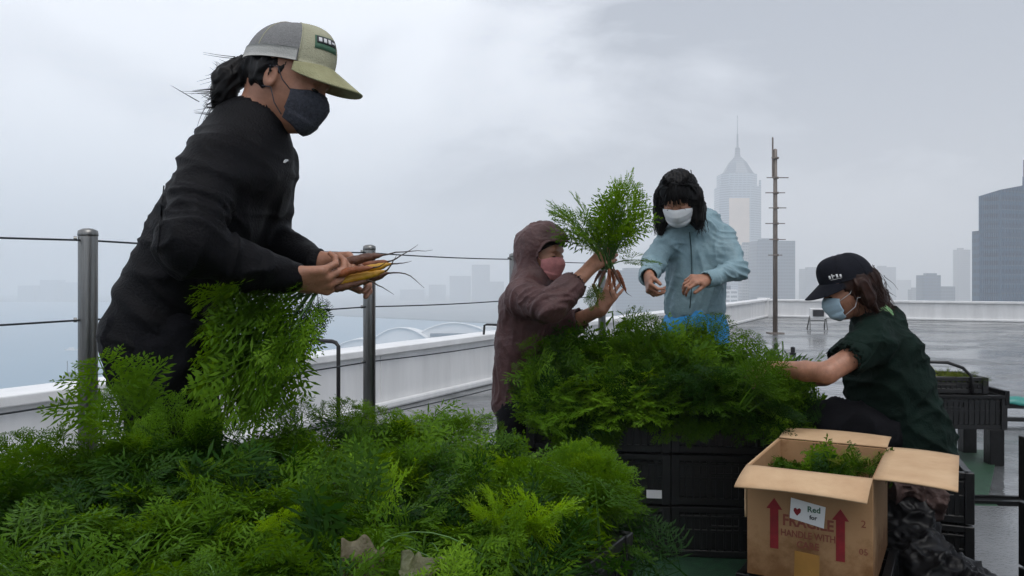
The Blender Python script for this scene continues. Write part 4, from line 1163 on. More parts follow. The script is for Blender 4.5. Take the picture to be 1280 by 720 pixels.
def hand_sdf(F, wrist, d, n, side, curls, sc=1.0, thumb=(.55, .75, .30), spread=.10, thumb_curl=.5):
    """d: wrist->knuckles, n: the way the palm faces, side: +1/-1 chooses thumb side s = side*cross(d,n)"""
    d = nrm(d); n = nrm(n-d*np.dot(n, d)); s = nrm(np.cross(d, n))*side
    w = np.asarray(wrist, float)
    offs = [.029, .010, -.009, -.027]; kl = [.088, .092, .087, .078]
    for o, k_ in zip(offs, kl):
        F.cone(w+s*o*.45*sc-n*.001, w+d*k_*sc+s*o*sc, .0135*sc, .0108*sc, k=.012)
    F.cone(w-d*.02*sc, w+d*.03*sc, .0235*sc, .020*sc, k=.014, flat=(n, .72))
    F.cone(w+d*.015*sc+s*.018*sc+n*.006*sc, w+d*.045*sc+s*.034*sc+n*.008*sc, .017*sc, .0135*sc, k=.012)
    segs = [(.043, .026, .021), (.048, .030, .022), (.044, .028, .021), (.034, .021, .019)]
    for i, (o, k_) in enumerate(zip(offs, kl)):
        p = w+d*k_*sc+s*o*sc; ang = 0.; c = curls[i] if hasattr(curls, '__len__') else curls
        dirs = nrm(d+s*(o/.03)*spread); r = .0092*sc*(1 if i < 3 else .88)
        for j, L_ in enumerate(segs[i]):
            ang += c*(.9 if j == 0 else 1.1 if j == 1 else .75)
            q = p+(dirs*math.cos(ang)+n*math.sin(ang))*L_*sc
            F.cone(p, q, r*(1-.10*j), r*(.88-.10*j), k=.0028 if j else .005)
            p = q
    t0 = w+d*.040*sc+s*.034*sc+n*.010*sc; td = nrm(d*thumb[0]+s*thumb[1]+n*thumb[2]); r = .0112*sc; p = t0
    for j, L_ in enumerate((.034, .028)):
        q = p+td*L_*sc; F.cone(p, q, r*(1-.08*j), r*(.9-.1*j), k=.004); p = q
        td = nrm(td+d*thumb_curl*.6+n*thumb_curl-s*thumb_curl*.5)

def cap_part(person, c, f, up, sc, crown_m, brim_m, front_m=None, band_m=None, droop=.0, tall=1.0, brim_len=.075, u0=.028, name='cap'):
    f, l, u = frame(f, up); g = lambda a, b, d: c+(np.outer(a, f)+np.outer(b, l)+np.outer(d, u))*sc
    def crown(ph, th):
        cr = np.cos(th)**.80; sr = np.sin(th)
        front = np.clip(np.cos(ph), 0, 1)
        rx = .106*np.ones_like(ph); ry = .0875
        a = rx*np.cos(ph)*(cr+.10*front*np.sin(2*th)*.8)-.012
        b = ry*np.sin(ph)*cr
        z = u0+.006*np.cos(ph)*np.cos(th)+.098*tall*sr+.022*front*sr*np.cos(th)
        return g(a, b, z)
    th1 = math.pi/2
    def band(p0, p1, t0, t1, nu, nv, nm, m, parent=None, off=0., th=.0025):
        fn = lambda x, y: crown(p0+(p1-p0)*x, t0+(t1-t0)*y*.9995)
        V, Fq = surf(fn, nu, nv, 0)
        N = vnormals(V, Fq); sgn = 1 if np.mean(np.einsum('ij,ij->i', N, V-c)) > 0 else -1
        V = V+N*sgn*off
        n = len(V); V2 = V-N*sgn*th
        idx = np.arange(n).reshape(nu, nv); ed = []
        for line in (idx[:, 0], idx[:, -1][::-1], idx[0, :][::-1], idx[-1, :]):
            ed.append(np.stack([line[:-1], line[1:], line[1:]+n, line[:-1]+n], -1))
        return mesh_obj(nm, np.concatenate([V, V2]), np.concatenate([Fq, Fq[:, ::-1]+n]+ed), m, parent or person, smooth=True, world=True)
    fm = front_m or crown_m
    crownobj = band(rad(62), rad(298), 0.0, th1, 60, 20, name, crown_m)
    band(rad(-62), rad(62), 0., th1, 36, 20, 'front_panel', fm, crownobj)
    for a in (62, 118, 180, 242, 298):          # raised seams
        V = []
        m = MB(); m.tube([crown(np.array([rad(a)]), np.array([t]))[0] for t in np.linspace(0.02, th1*.9, 12)], .0014, 5); m.build('seam', fm, crownobj, smooth=True)
    if band_m: band(rad(64), rad(296), 0., .27, 50, 4, 'sweatband', band_m, crownobj, off=.0022)
    top = g(np.array([-.012]), np.array([0.]), np.array([u0+.108*tall-.004]))[0]
    m = MB(); m.lathe((0, 0, 0), [(.006, -.002), (.005, .001), (.002, .002)], 10)
    Rm = np.stack([f, l, u], 1); Vb = np.array(m.V)@Rm.T+crown(np.array([0.]), np.array([th1*.999]))[0]
    mesh_obj('button', Vb, m.F, fm, crownobj, smooth=True, world=True)
    def brim(x, y):
        ph = rad(-66)+rad(132)*x
        s_ = np.sin(ph)/math.sin(rad(66)); ext = brim_len*(1-np.abs(s_)**2.6)**.6
        a = .106*np.cos(ph)-.012+.001; b = .0885*np.sin(ph)
        aa = a+ext*y; bb = b*(1+.04*y)
        z = u0+.006*np.cos(ph)+.003-.27*(bb**2)/.09*(.35+.65*y)-droop*ext*y*1.0-.006*y
        return g(aa, bb, z)
    V, Fq = surf(brim, 44, 14, .0035); bo = mesh_obj('brim', V, Fq, brim_m, crownobj, smooth=True, world=True)
    return crownobj, (lambda a, b, d: c+(f*a+l*b+u*d)*sc), (f, l, u), crown, bo

def mask_part(person, c, f, up, sc, m, strap_m, pleat=0., amax=70.):
    f, l, u = frame(f, up); g = lambda a, b, d: c+(np.outer(a, f)+np.outer(b, l)+np.outer(d, u))*sc
    uu = np.array([-.128, -.115, -.098, -.082, -.062, -.045, -.028, -.012])
    FF = np.array([.072, .094, .106, .1135, .121, .124, .116, .100]); WW = np.array([.046, .058, .066, .071, .0745, .0765, .077, .077])
    def fn(x, y):
        a = rad(-amax)+rad(2*amax)*x; sd = np.abs(np.sin(a))
        lev = -.124+.110*y
        lev = lev*(1-.0*sd)+sd**3*(-.066-lev)*.45
        Fv = np.interp(lev, uu, FF); Wv = np.interp(lev, uu, WW)
        nosey = np.exp(-(a/.45)**2)
        return g(.004+(Fv-.004-.012*(1-nosey)*(y > .3))*np.cos(a)**.85, Wv*np.sin(a), lev+pleat*.002*np.sin(y*22))
    V, Fq = surf(fn, 34, 22, .002); 
    mo = mesh_obj('face_mask', V, Fq, m, person, smooth=True, world=True)
    for s_ in (-1, 1):
        for (z0, z1) in ((-.036, .004), (-.098, -.046)):
            mm = MB(); mm.tube([g([.046+(70-amax)*.0016], [s_*(.0725-(70-amax)*.00055)], [z0])[0], g([.022], [s_*.0775], [z0*.6+z1*.4])[0], g([.004], [s_*.083], [z1])[0], g([-.016], [s_*.085], [z1-.004])[0]], .0013, 5)
            mm.build('ear_loop', strap_m, mo, smooth=True)
    return mo

def strands(name, m, parent, gens, r=.0011, n=4):
    """gens: list of polylines"""
    mb = MB()
    for pts in gens:
        k = len(pts); mb.tube(pts, [r*(1-.75*i/(k-1)) for i in range(k)], n, cap=False)
    return mb.build(name, m, parent, smooth=True)

def shoe(person, p, d, m):
    F = SDF(np.array(p)-.22, np.array(p)+.22, .007); d = nrm(d)
    p = np.array(p, float); p0 = p.copy(); p0[2] = .045
    F.cone(p0-d*.05, p0+d*.12, .042, .036, k=.02, flat=(A3(0, 0, 1), .95)); F.cone(p0-d*.03, p0-d*.03+A3(0, 0, .07), .042, .045, k=.03)
    F.cone(p0-d*.06-A3(0, 0, .033), p0+d*.13-A3(0, 0, .033), .04, .035, k=.0, flat=(A3(0, 0, 1), .28))
    F.obj('shoe', m, person)

def cuff_open(F, wrist, d, r, depth=.03):
    d = nrm(d); F.cone(np.asarray(wrist)-d*depth, np.asarray(wrist)+d*.02, r, r*1.05, k=.0, sub=True)

# ------------------------------------------------------------------ woman in black, foreground left
def woman_black():
    base = P(200, 349, 1.85); base[2] = 0
    t = empty('person', base); tag(t, 'woman in black jacket, beige and grey cap and dark mask holding yellow carrots', 'person')
    HC = P(361, 97, 1.85); HF = A3(.94, -.10, -.33); HU = A3(.33, 0, .94)
    shN, shF = P(268, 210, 1.71), P(334, 208, 1.99)
    elN, elF = P(234, 308, 1.56), P(330, 300, 2.02)
    wrN, wrF = P(356, 346, 1.70), P(398, 329, 1.86)
    # trunk points
    T = [P(300, 178, 1.85), P(298, 222, 1.85), P(272, 275, 1.85), P(243, 325, 1.85), P(216, 375, 1.85), P(205, 415, 1.85), P(208, 450, 1.85)]
    lat = nrm(A3(-.15, 1, 0))
    F = SDF(P(120, 500, 1.85)-A3(.05, .45, 0), P(470, 10, 1.85)+A3(.1, .35, 0), .0034)
    f, l, u = head_sdf(F, HC, HF, HU, .95)
    F.cone(P(306, 168, 1.85), HC-u*.06-f*.03, .056, .050, k=.03)
    F.chain(T[1:], [.07, .07, .065, .065, .07, .065], k=.04)
    for sh, el, wr in ((shN, elN, wrN), (shF, elF, wrF)):
        F.cone(T[1], sh, .06, .04, k=.04); F.cone(sh, el, .040, .035, k=.02); F.cone(el, wr, .035, .026, k=.02, flat=None)
    # near (right) hand: palm turned down and inwards, fingers curling round the crowns
    hN_d = nrm(P(424, 352, 1.715)-wrN)
    hand_sdf(F, wrN, hN_d, nrm(A3(.15, .55, .45)), -1, [.72, .78, .82, .85], 1.0, thumb=(.75, .35, .55), thumb_curl=.15)
    hF_d = nrm(P(462, 334, 1.84)-wrF)
    hand_sdf(F, wrF, hF_d, nrm(A3(-.05, -.75, -.55)), 1, [.60, .66, .72, .8], 1.0, thumb=(.8, .5, -.1), thumb_curl=.2)
    F.obj('body', M['skin'], t)
    # trousers
    G = SDF(A3(-1.08, 1.48, 0.03), A3(-.42, 2.22, 1.10), .009)
    hipN, hipF = P(205, 432, 1.77), P(212, 432, 1.94)
    for hp, kn, an in ((hipN, P(222, 625, 1.74), P(205, 890, 1.72)), (hipF, P(238, 625, 1.98), P(225, 890, 2.02))):
        G.chain([hp, kn, an], [.108, .072, .060], k=.04)
    G.ell(P(203, 425, 1.855), (.118, .155, .12), k=.05)
    G.obj('trousers', M['navycloth'], t, lambda V, N: .012*(ridge(V*A3(9, 9, 7), 4)-.4)+.004*(ridge(V*31, 5)-.5))
    shoe(t, P(215, 349, 1.72), A3(1, -.15, 0), M['shoe']); shoe(t, P(235, 349, 2.02), A3(1, .1, 0), M['shoe'])
    # jacket
    J = SDF(P(100, 480, 1.85)-A3(.06, .50, 0), P(445, 110, 1.85)+A3(.06, .40, 0), .0056)
    rs = [.078, .100, .110, .105, .104, .110, .105]
    for s_ in (-1, 1):
        off = [.0, .06, .07, .062, .058, .062, .06]
        J.chain([q+lat*s_*o for q, o in zip(T, off)], rs, k=.06)
    J.cone(P(322, 192, 1.85), P(322, 235, 1.88), .078, .066, k=.05)      # chest
    J.chain([P(296, 186, 1.85), P(315, 160, 1.85), P(323, 148, 1.85)], [.072, .060, .057], k=.03)      # stand-up collar
    J.cone(P(322, 146, 1.85), P(330, 136, 1.85), .050, .05, k=0, sub=True)
    J.chain([shN, lerp(shN, elN, .5), elN], [.062, .060, .054], k=.04); J.chain([elN, lerp(elN, wrN, .5), wrN+hN_d*.012], [.054, .049, .035], k=.03)
    J.chain([shF, lerp(shF, elF, .5), elF], [.070, .062, .056], k=.05); J.chain([elF, lerp(elF, wrF, .5), wrF-hF_d*.01], [.056, .046, .034], k=.03)
    J.cone(P(300, 184, 1.85), shN, .074, .060, k=.03); J.cone(P(300, 184, 1.85), shF, .074, .060, k=.03)
    cuff_open(J, wrN, wrN-elN, .028); cuff_open(J, wrF, wrF-elF, .025)
    def disp(V, N):
        edge = np.clip(np.minimum(np.linalg.norm(V-wrN, axis=1), np.linalg.norm(V-wrF, axis=1))/.05-.6, .08, 1); up_ = nrm(elN-shN); fo = nrm(wrN-elN)
        def near(a, b, r):
            ba = b-a; h = np.clip(((V-a)@ba)/(ba@ba), 0, 1); return np.exp(-(np.linalg.norm(V-a-np.outer(h, ba), axis=1)/r)**4)
        mu = near(shN, elN, .11); mf = near(elN, wrN, .10)
        body = np.clip(1-mu-mf, 0, 1)
        warp = np.stack([vnoise(V*5, 50), vnoise(V*5+9, 51), vnoise(V*5+17, 52)], 1)*.09
        Vw = V+warp
        a = ridge(axes(Vw, up_, 30, 6), 1)*mu*.005+ridge(axes(Vw, fo, 30, 5), 2)*mf*.005
        tr = nrm(T[1]-T[5])
        b = ridge(axes(Vw, tr, 30, 4), 3)*body*.0026*(1+.8*(V[:, 2] < 1.16))
        return edge*(a+b+.004*(ridge(Vw*A3(11, 11, 14), 6)-.3))
    jk = J.obj('jacket', M['blackcloth'], t, disp)
    # side seam, zip and small reflective mark
    # small white mark on the chest
    n_ = nrm(A3(.25, -1, .1)); ax = nrm(A3(.9, .2, .35)); ay = nrm(np.cross(n_, ax))*-1
    mk = P(356, 201, 1.80)
    # project mark on the jacket
    bpy.context.view_layer.update()
    dg = bpy.context.evaluated_depsgraph_get()
    def hit(px, py, ob):
        o = Vector((0, 0, H)); d = Vector(P(px, py, 1.0))-o; d.normalize()
        mi = Matrix.Translation(Vector(world_loc(ob))).inverted()
        ok, loc, nn, _ = ob.ray_cast(mi@o, d)
        return (np.array(loc)+world_loc(ob), np.array(nn)) if ok else (P(px, py, 1.8), A3(0, -1, 0))
    hp, hn = hit(356, 201, jk)
    ax = nrm(np.cross(A3(0, 0, 1), hn)); ax = ax if ax[0] > 0 else -ax; ay = nrm(np.cross(hn, ax)); ay = ay if ay[2] > 0 else -ay
    def plate2(c, pts, name, m, parent, ax, ay, n, th=.0012, off=.0012):
        V = [c+ax*x+ay*y+n*off for x, y in pts]+[c+ax*x+ay*y+n*(off-th) for x, y in pts]; k = len(pts)
        return mesh_obj(name, V, [tuple(range(k)), tuple(range(k, 2*k))[::-1]]+[(i, k+i, k+(i+1) % k, (i+1) % k) for i in range(k)], m, parent, world=True)
    plate2(hp, [(-.008, -.005), (-.003, -.005), (.009, .002), (.007, .0045), (.0, .0035), (-.005, .001)], 'chest_mark', M['white'], jk, ax, ay, hn, off=.0035, th=.002)
    # front zip line on sleeve side seam
    pts = []
    for k in np.linspace(0, 1, 14):
        q, nn = hit(205+ (197-205)*k, 232+(315-232)*k, jk); pts.append(q+nn*.0005)
    m = MB(); m.tube(pts, .0018, 5); m.build('seam', M['blackcloth'], jk, smooth=True)
    for wr_, dd_, r_ in ((wrN, hN_d, .0372), (wrF, hF_d, .0355)):
        m = MB(); m.tube([wr_+dd_*x for x in (-.022, -.018, .004, .008)], [r_-.003, r_, r_-.001, r_-.004], 24, cap=False); m.build('cuff', M['blackcloth'], jk, smooth=True)
    # cap
    cp, g_, fr_, crown, _b = cap_part(t, HC+A3(.008, 0, .004), A3(.97, -.10, -.20), A3(.20, 0, .98), .98, M['cap_mesh'], M['cap_brim'], M['cap_beige'], M['cap_band'], droop=.48, tall=1.04, brim_len=.078, u0=.018)
    g = lambda a, b, d: HC+f*a+l*b+u*d
    # badge on front panel: dark field with pale letters over green
    def on_crown(ph, th, off): 
        p = crown(np.array([ph]), np.array([th]))[0]; e = 1e-3
        du = crown(np.array([ph+e]), np.array([th]))[0]-p; dv = crown(np.array([ph]), np.array([th+e]))[0]-p
        n = nrm(np.cross(du, dv)); n = n if np.dot(n, p-HC) > 0 else -n
        return p+n*off
    def badge(p0, p1, t0, t1, name, m, off=.0018, parent=None):
        fn = lambda x, y: np.array([on_crown(p0+(p1-p0)*a, t0+(t1-t0)*b, off) for a, b in zip(x, y)])
        V, Fq = surf(fn, 7, 5, .0012); return mesh_obj(name, V, Fq, m, cp, world=True)
    s0, s1 = rad(-44), rad(-2)
    badge(s0, s1, .34, .66, 'badge', M['green_print'], .0016)
    badge(s0+.04, s1-.04, .47, .64, 'badge_field', M['darkink'], .0026)
    for (a, b, c_, d_) in ((-39, -34, .50, .60), (-31, -26, .50, .60), (-23, -18, .50, .60), (-15, -8, .53, .57)):
        badge(rad(a), rad(b), c_, d_, 'badge_letter', M['white'], .0034)
    mask_part(t, HC, HF, HU, .95, M['mask_dark'], M['mask_dark'])
    # eyes
    for s_ in (-1, 1):
        E = SDF(g(.08, s_*.031, -.013)-.03, g(.08, s_*.031, -.013)+.03, .002); E.ell(g(.0815, s_*.031, -.014), (.010, .0125, .004), (f, l, u), k=0); E.obj('eye', M['iris'], t)
    # hair: gathered at the back in a rough low ponytail
    Hh = SDF(P(235, 180, 1.85)-A3(0, .14, 0), P(420, 50, 1.85)+A3(0, .14, 0), .0045)
    Hh.ell(g(-.020, 0, -.006), (.086, .080, .070), (f, l, u), k=.01)
    Hh.ell(g(.075, 0, -.055), (.095, .12, .075), (f, l, u), k=.015, sub=True)
    Hh.cone(g(.02, -.088, -.03), g(-.005, -.088, -.045), .022, .022, k=.01, sub=True)
    pony = [g(-.095, 0, -.005), P(293, 90, 1.85), P(283, 100, 1.84), P(279, 118, 1.84), P(268, 137, 1.84)]
    Hh.chain(pony, [.028, .025, .030, .026, .008], k=.02)
    Hh.obj('hair', M['hair'], t, lambda V, N: .004*(ridge(axes(V, nrm(pony[4]-pony[0]), 15, 70), 3)-.5)+.005*(vnoise(V*40, 2)-.5))
    rg = np.random.default_rng(4); gens = []
    for i in range(60):
        k = rg.integers(0, 4); p = lerp(pony[k], pony[k+1], rg.uniform())+rg.normal(0, .014, 3)
        d = nrm(A3(-.75, rg.normal(0, .5), rg.normal(-.25, .55))); L_ = rg.uniform(.02, .07); cv = rg.normal(0, .35, 3); nst = rg.integers(2, 5)
        for _q in range(nst):
            oo = rg.normal(0, .003, 3); gens.append([p+oo+(d*s_+cv*s_*s_*.6)*L_ for s_ in np.linspace(0, 1, 7)])
    for (a, b, c_) in (((290, 84), (268, 92), (256, 95)), ((285, 88), (270, 90), (262, 84)), ((300, 88), (303, 76), (304, 66)), ((278, 124), (262, 135), (242, 138)), ((288, 90), (268, 97), (258, 98))):
        gens.append([P(*a, 1.84), P(*b, 1.83), P(*c_, 1.83)])
    for i in range(0):      # wisps round ear and nape
        p = g(-.06+rg.normal(0, .02), -.070+rg.normal(0, .008), -.01+rg.normal(0, .02)); gens.append([p, p+A3(-.005, 0, -.02), p+A3(.0, 0, -.05)+rg.normal(0, .006, 3)])
    strands('hair_wisps', M['hair'], t, gens, .0010)
    return t
def carrot(parent, crown, tip, r, m, tail=.06, bend=None, seed=0):
    rg = np.random.default_rng(seed+100); crown = np.asarray(crown); tip = np.asarray(tip); d = nrm(tip-crown); L_ = np.linalg.norm(tip-crown)
    n = 22; s_ = nrm(np.cross(d, A3(0, 0, 1))); q = np.cross(s_, d); b = bend if bend is not None else rg.normal(0, .008, 2)
    pts = []; rs = []
    for i in range(n):
        t = i/(n-1)
        pts.append(crown+d*L_*t+(s_*b[0]+q*b[1])*math.sin(t*math.pi)+rg.normal(0, .0006, 3))
        rr = r*(min(1, (t+.02)/.06)**.5)*(1-.62*t**1.6)*(1-.9*max(0, (t-.86)/.14)**1.3); rs.append(max(rr*(1+rg.normal(0, .035)), .0015))
    mb = MB(); mb.tube(pts, rs, 14); c = mb.build('carrot', m, parent, smooth=True)
    mb = MB(); p = pts[-1]; dd = d.copy(); tp = [p-d*.006]
    for i in range(7):
        dd = nrm(dd+rg.normal(0, .14, 3)+q*(.09 if b[1] >= 0 else -.05)); tp.append(tp[-1]+dd*tail/6)
    mb.tube(tp, [.0022*(1-.12*i) for i in range(len(tp))], 6); mb.build('root_tip', M['soil_root'], c, smooth=True)
    return c
wb = woman_black()
bn = empty('carrot_bunch', P(410, 348, 1.75)); tag(bn, 'bunch of yellow and purple carrots with hanging greens held by the woman in black', 'carrot bunch', 'carrot bunches held in hands')
carrot(bn, P(402, 351, 1.76), P(492, 329, 1.74), .0135, M['carrot'], .04, (0, .0), 1)
carrot(bn, P(402, 358, 1.75), P(484, 338, 1.73), .0125, M['carrot'], .04, (0, .0), 6)
carrot(bn, P(402, 347, 1.73), P(470, 334, 1.72), .0105, M['carrot_orange'], .03, (0, .002), 7)
carrot(bn, P(404, 341, 1.80), P(480, 318, 1.80), .0150, M['carrot_purple'], .10, (0, .006), 2)
carrot(bn, P(406, 358, 1.79), P(488, 341, 1.77), .0150, M['carrot_purple'], .08, (0, -.003), 3)
carrot(bn, P(408, 345, 1.84), P(488, 326, 1.84), .0135, M['carrot_orange'], .07, (0, .002), 4)
carrot(bn, P(400, 361, 1.745), P(462, 350, 1.735), .0115, M['carrot_purple'], .06, (0, -.004), 5)
its = []
hb0 = P(405, 352, 1.76)
tips = [(238, 400), (245, 430), (240, 465), (262, 380), (285, 362), (300, 368), (260, 500), (285, 520), (310, 505), (255, 540), (300, 545), (330, 470), (345, 440), (335, 500), (350, 505), (365, 475), (378, 470), (372, 440), (385, 420), (320, 420), (300, 440), (280, 460), (270, 420), (395, 405), (345, 400), (250, 410), (325, 380), (290, 400), (310, 530), (275, 545), (360, 420), (300, 480), (320, 445),(280,500),(345,470),(265,450),(305,410), (330,400),(290,430)]
for q_i, (a, b) in enumerate(tips):
    if q_i % 3 == 2 or (a > 330 and q_i % 3 == 0): continue
    d = 1.64+RNG.uniform(-.03, .10); tp = P(a+RNG.normal(0, 6), b+RNG.normal(0, 6), d)
    ct = lerp(hb0, tp, .45)+A3(-.02, 0, .06 if a < 330 else .03)
    its.append((hb0+RNG.normal(0, .008, 3), ct, tp, RNG.uniform(.7, .95), np.clip(.42+RNG.normal(0, .10), 0, 1)))
leaf_obj('foliage', its, 'hi', M['leaf'], bn)
mb = MB()
for (b, c, tp, _, _2) in its: mb.tube([b*(1-s_)**2+2*c*s_*(1-s_)+tp*s_**2 for s_ in np.linspace(0, .75, 7)], [.0028-.0003*i for i in range(7)], 5)
M['stalk'] = mat('carrot_stalk', (.06, .13, .03), .5, var=.4, scale=20)
mb.build('stalks', M['stalk'], bn, smooth=True)
# few darker wilted leaflets hanging beside the hand
its = [(P(396, 362, 1.76), P(400, 380, 1.76), P(394, 425, 1.75), 1.0, .1), (P(396, 362, 1.76), P(392, 380, 1.76), P(380, 420, 1.75), 1.0, .1), (P(400, 362, 1.76), P(405, 372, 1.76), P(403, 402, 1.75), 1.2, .1), (P(392, 362, 1.76), P(385, 380, 1.76), P(388, 440, 1.75), 1., .1)]
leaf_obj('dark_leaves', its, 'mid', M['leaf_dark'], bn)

# ------------------------------------------------------------------ person in maroon hood
def person_maroon():
    base = P(655, 349, 3.6); base[2] = 0
    t = empty('person', base); tag(t, 'person in maroon hooded rain jacket and pink mask lifting a bunch of greens', 'person')
    HC = P(678, 314, 3.50); HF = A3(.80, -.58, -.14); HU = A3(.08, -.05, 1)
    shN, shF = P(655, 372, 3.36), P(690, 368, 3.66)
    elN, elF = P(688, 384, 3.16), P(702, 410, 3.60)
    wrN, wrF = P(742, 331, 3.26), P(752, 386, 3.44)
    T = [P(668, 352, 3.52), P(663, 385, 3.54), P(659, 425, 3.57), P(655, 465, 3.60), P(654, 500, 3.62)]
    F = SDF(P(610, 520, 3.5)-A3(.05, .48, 0), P(800, 270, 3.5)+A3(.05, .35, 0), .0046)
    f, l, u = head_sdf(F, HC, HF, HU, .98)
    F.cone(P(668, 356, 3.52), HC-u*.07-f*.02, .052, .05, k=.03)
    F.chain(T, [.08, .085, .085, .09, .08], k=.05)
    for sh, el, wr in ((shN, elN, wrN), (shF, elF, wrF)):
        F.cone(T[0], sh, .05, .04, k=.04); F.cone(sh, el, .042, .038, k=.02); F.cone(el, wr, .040, .026, k=.02)
    dN = nrm(P(757, 322, 3.27)-wrN); hand_sdf(F, wrN, dN, nrm(A3(.1, .9, -.1)), 1, [.75, .8, .85, .9], .95, thumb=(.7, .6, .4), thumb_curl=.3)
    dF = nrm(P(764, 366, 3.42)-wrF); hand_sdf(F, wrF, dF, nrm(A3(.25, .75, .35)), 1, [.38, .36, .42, .5], .95, thumb=(.5, .85, .1), spread=.35, thumb_curl=.1)
    F.obj('body', M['skin'], t)
    G = SDF(A3(-.28, 3.32, .04), A3(.32, 3.98, .86), .010)
    for s_, (kx, ax_) in ((-1, (.0, -.08)), (1, (.03, -.04))):
        hp = T[4]+A3(0, s_*.08, 0); G.chain([hp, A3(kx, 3.60+s_*.11, .46), A3(ax_, 3.64+s_*.13, .10)], [.11, .075, .065], k=.04)
    G.obj('trousers', M['navycloth'], t, lambda V, N: .010*(ridge(V*8, 14)-.4))
    shoe(t, (-.06, 3.52, 0), A3(1, -.2, 0), M['shoe']); shoe(t, (-.02, 3.78, 0), A3(1, .1, 0), M['shoe'])
    J = SDF(P(600, 530, 3.5)-A3(.02, .50, 0), P(735, 262, 3.5)+A3(.06, .36, 0), .0064)
    lat = nrm(A3(.45, .9, 0))
    for s_ in (-1, 1): J.chain([q+lat*s_*o for q, o in zip(T, (.02, .075, .075, .07, .075))], [.088, .112, .112, .108, .112], k=.05)
    J.chain([T[0], shN], [.085, .075], k=.04); J.chain([T[0], shF], [.085, .072], k=.04)
    cN = lerp(elN, wrN, .47); cF = lerp(elF, wrF, .42)
    J.chain([shN, elN, cN], [.080, .070, .062], k=.035); J.chain([shF, elF, cF], [.076, .066, .054], k=.035)
    # hood
    g = lambda a, b, d: HC+f*a+l*b+u*d
    J.ell(g(-.020, 0, .012), (.125, .104, .118), (f, l, u), k=.03); J.cone(g(-.03, 0, -.05), P(668, 356, 3.5), .088, .085, k=.04)
    J.cone(g(.02, 0, .06), g(.075, 0, .055), .075, .052, k=.03)         # peak of the hood
    J.ell(g(.03, 0, -.012), (.115, .083, .098), (f, l, u), k=.006, sub=True)
    J.cone(g(.10, 0, -.03), g(.2, 0, -.06), .074, .09, k=.01, sub=True)
    cuff_open(J, cN, wrN-elN, .048, .05); cuff_open(J, cF, wrF-elF, .042, .05)
    def disp(V, N):
        warp = np.stack([vnoise(V*6, 60), vnoise(V*6+9, 61), vnoise(V*6+17, 62)], 1)*.10; Vw = V+warp
        def near(a, b, r):
            ba = b-a; h = np.clip(((V-a)@ba)/(ba@ba), 0, 1); return np.exp(-(np.linalg.norm(V-a-np.outer(h, ba), axis=1)/r)**4)
        mu = np.clip(near(shN, elN, .12)+near(elN, cN, .10)+near(shF, elF, .12), 0, 1)
        edge = np.clip(np.minimum(np.linalg.norm(V-cN, axis=1), np.linalg.norm(V-cF, axis=1))/.05-.7, .1, 1)
        return edge*(.0055*ridge(axes(Vw, nrm(elN-shN+A3(0, 0, -.1)), 34, 8), 1)*mu+.0035*ridge(axes(Vw, A3(.2, .1, 1), 4, 26), 2)*(1-mu)+.0015*(ridge(Vw*30, 3)-.3)-.006)
    J.obj('rain_jacket', M['maroon'], t, disp)
    mask_part(t, HC, HF, HU, .98, M['mask_pink'], M['mask_pink'])
    for s_ in (-1, 1):
        c_ = g(.0805, s_*.031, -.014); E = SDF(c_-.03, c_+.03, .002); E.ell(c_, (.010, .0125, .004), (f, l, u), k=0); E.obj('eye', M['iris'], t)
    Hh = SDF(HC-.14, HC+.14, .006); Hh.ell(g(-.015, 0, .018), (.101, .081, .096), (f, l, u), k=.01); Hh.ell(g(.085, 0, -.05), (.085, .10, .085), (f, l, u), k=.01, sub=True); Hh.obj('hair', M['hair'], t, lambda V, N: .003*(vnoise(V*60, 2)-.5))
    return t
person_maroon()
bn = empty('carrot_bunch', P(760, 336, 3.27)); tag(bn, 'upright bunch of leafy carrots raised by the person in the maroon hood', 'carrot bunch', 'carrot bunches held in hands')
for k, (a, b, c_, d_, dd) in enumerate(((756, 338, 748, 362, 3.27), (761, 336, 762, 366, 3.25), (766, 336, 776, 358, 3.27), (770, 338, 783, 366, 3.3), (752, 338, 742, 356, 3.3), (764, 338, 769, 362, 3.31))):
    carrot(bn, P(a, b, dd), P(c_, d_, dd), .0075 if k != 3 else .010, M['carrot_purple'] if k % 2 == 0 else M['carrot_orange'], .03, (0, .003), 20+k)
its = []
hb0 = P(760, 334, 3.27)
for (a, b) in [(690, 254), (786, 206), (696, 262), (790, 214), (702, 256), (778, 214), (788, 222), (704, 272), (692, 258), (700, 268), (712, 250), (705, 290), (718, 300), (725, 262), (735, 262), (742, 285), (750, 270), (730, 290), (756, 255), (762, 245), (768, 232), (775, 222), (785, 208), (792, 230), (797, 224), (782, 250), (795, 262), (775, 265), (790, 290), (785, 305), (770, 290), (745, 300), (738, 312), (760, 300), (755, 285), (728, 275), (768, 275), (740, 270), (778, 278), (748, 310), (795, 275), (722, 262), (780, 235), (700, 255), (765, 260), (715, 275), (735, 295),(752,262),(772,250),(745,275),(732,305),(764,310),(776,300)]:
    tp = P(a+RNG.normal(0, 4), b+RNG.normal(0, 4), 3.25+RNG.normal(0, .07)); ct = lerp(hb0, tp, .5)+A3((760-a)*.0009*.5, 0, .03)
    its.append((hb0+RNG.normal(0, .01, 3), ct, tp-A3(0, 0, .0), RNG.uniform(.75, 1.1), np.clip(.42+RNG.normal(0, .12), 0, 1)))
its.append((hb0, P(780, 318, 3.2), P(828, 330, 3.15), .7, .4)); its.append((P(756, 345, 3.27), P(745, 365, 3.27), P(738, 388, 3.27), .7, .35)); its.append((P(752, 345, 3.27), P(746, 365, 3.27), P(730, 376, 3.27), .6, .35))
leaf_obj('foliage', its[::2]+its[-3:], 'coarse', M['leaf'], bn)
mb = MB()
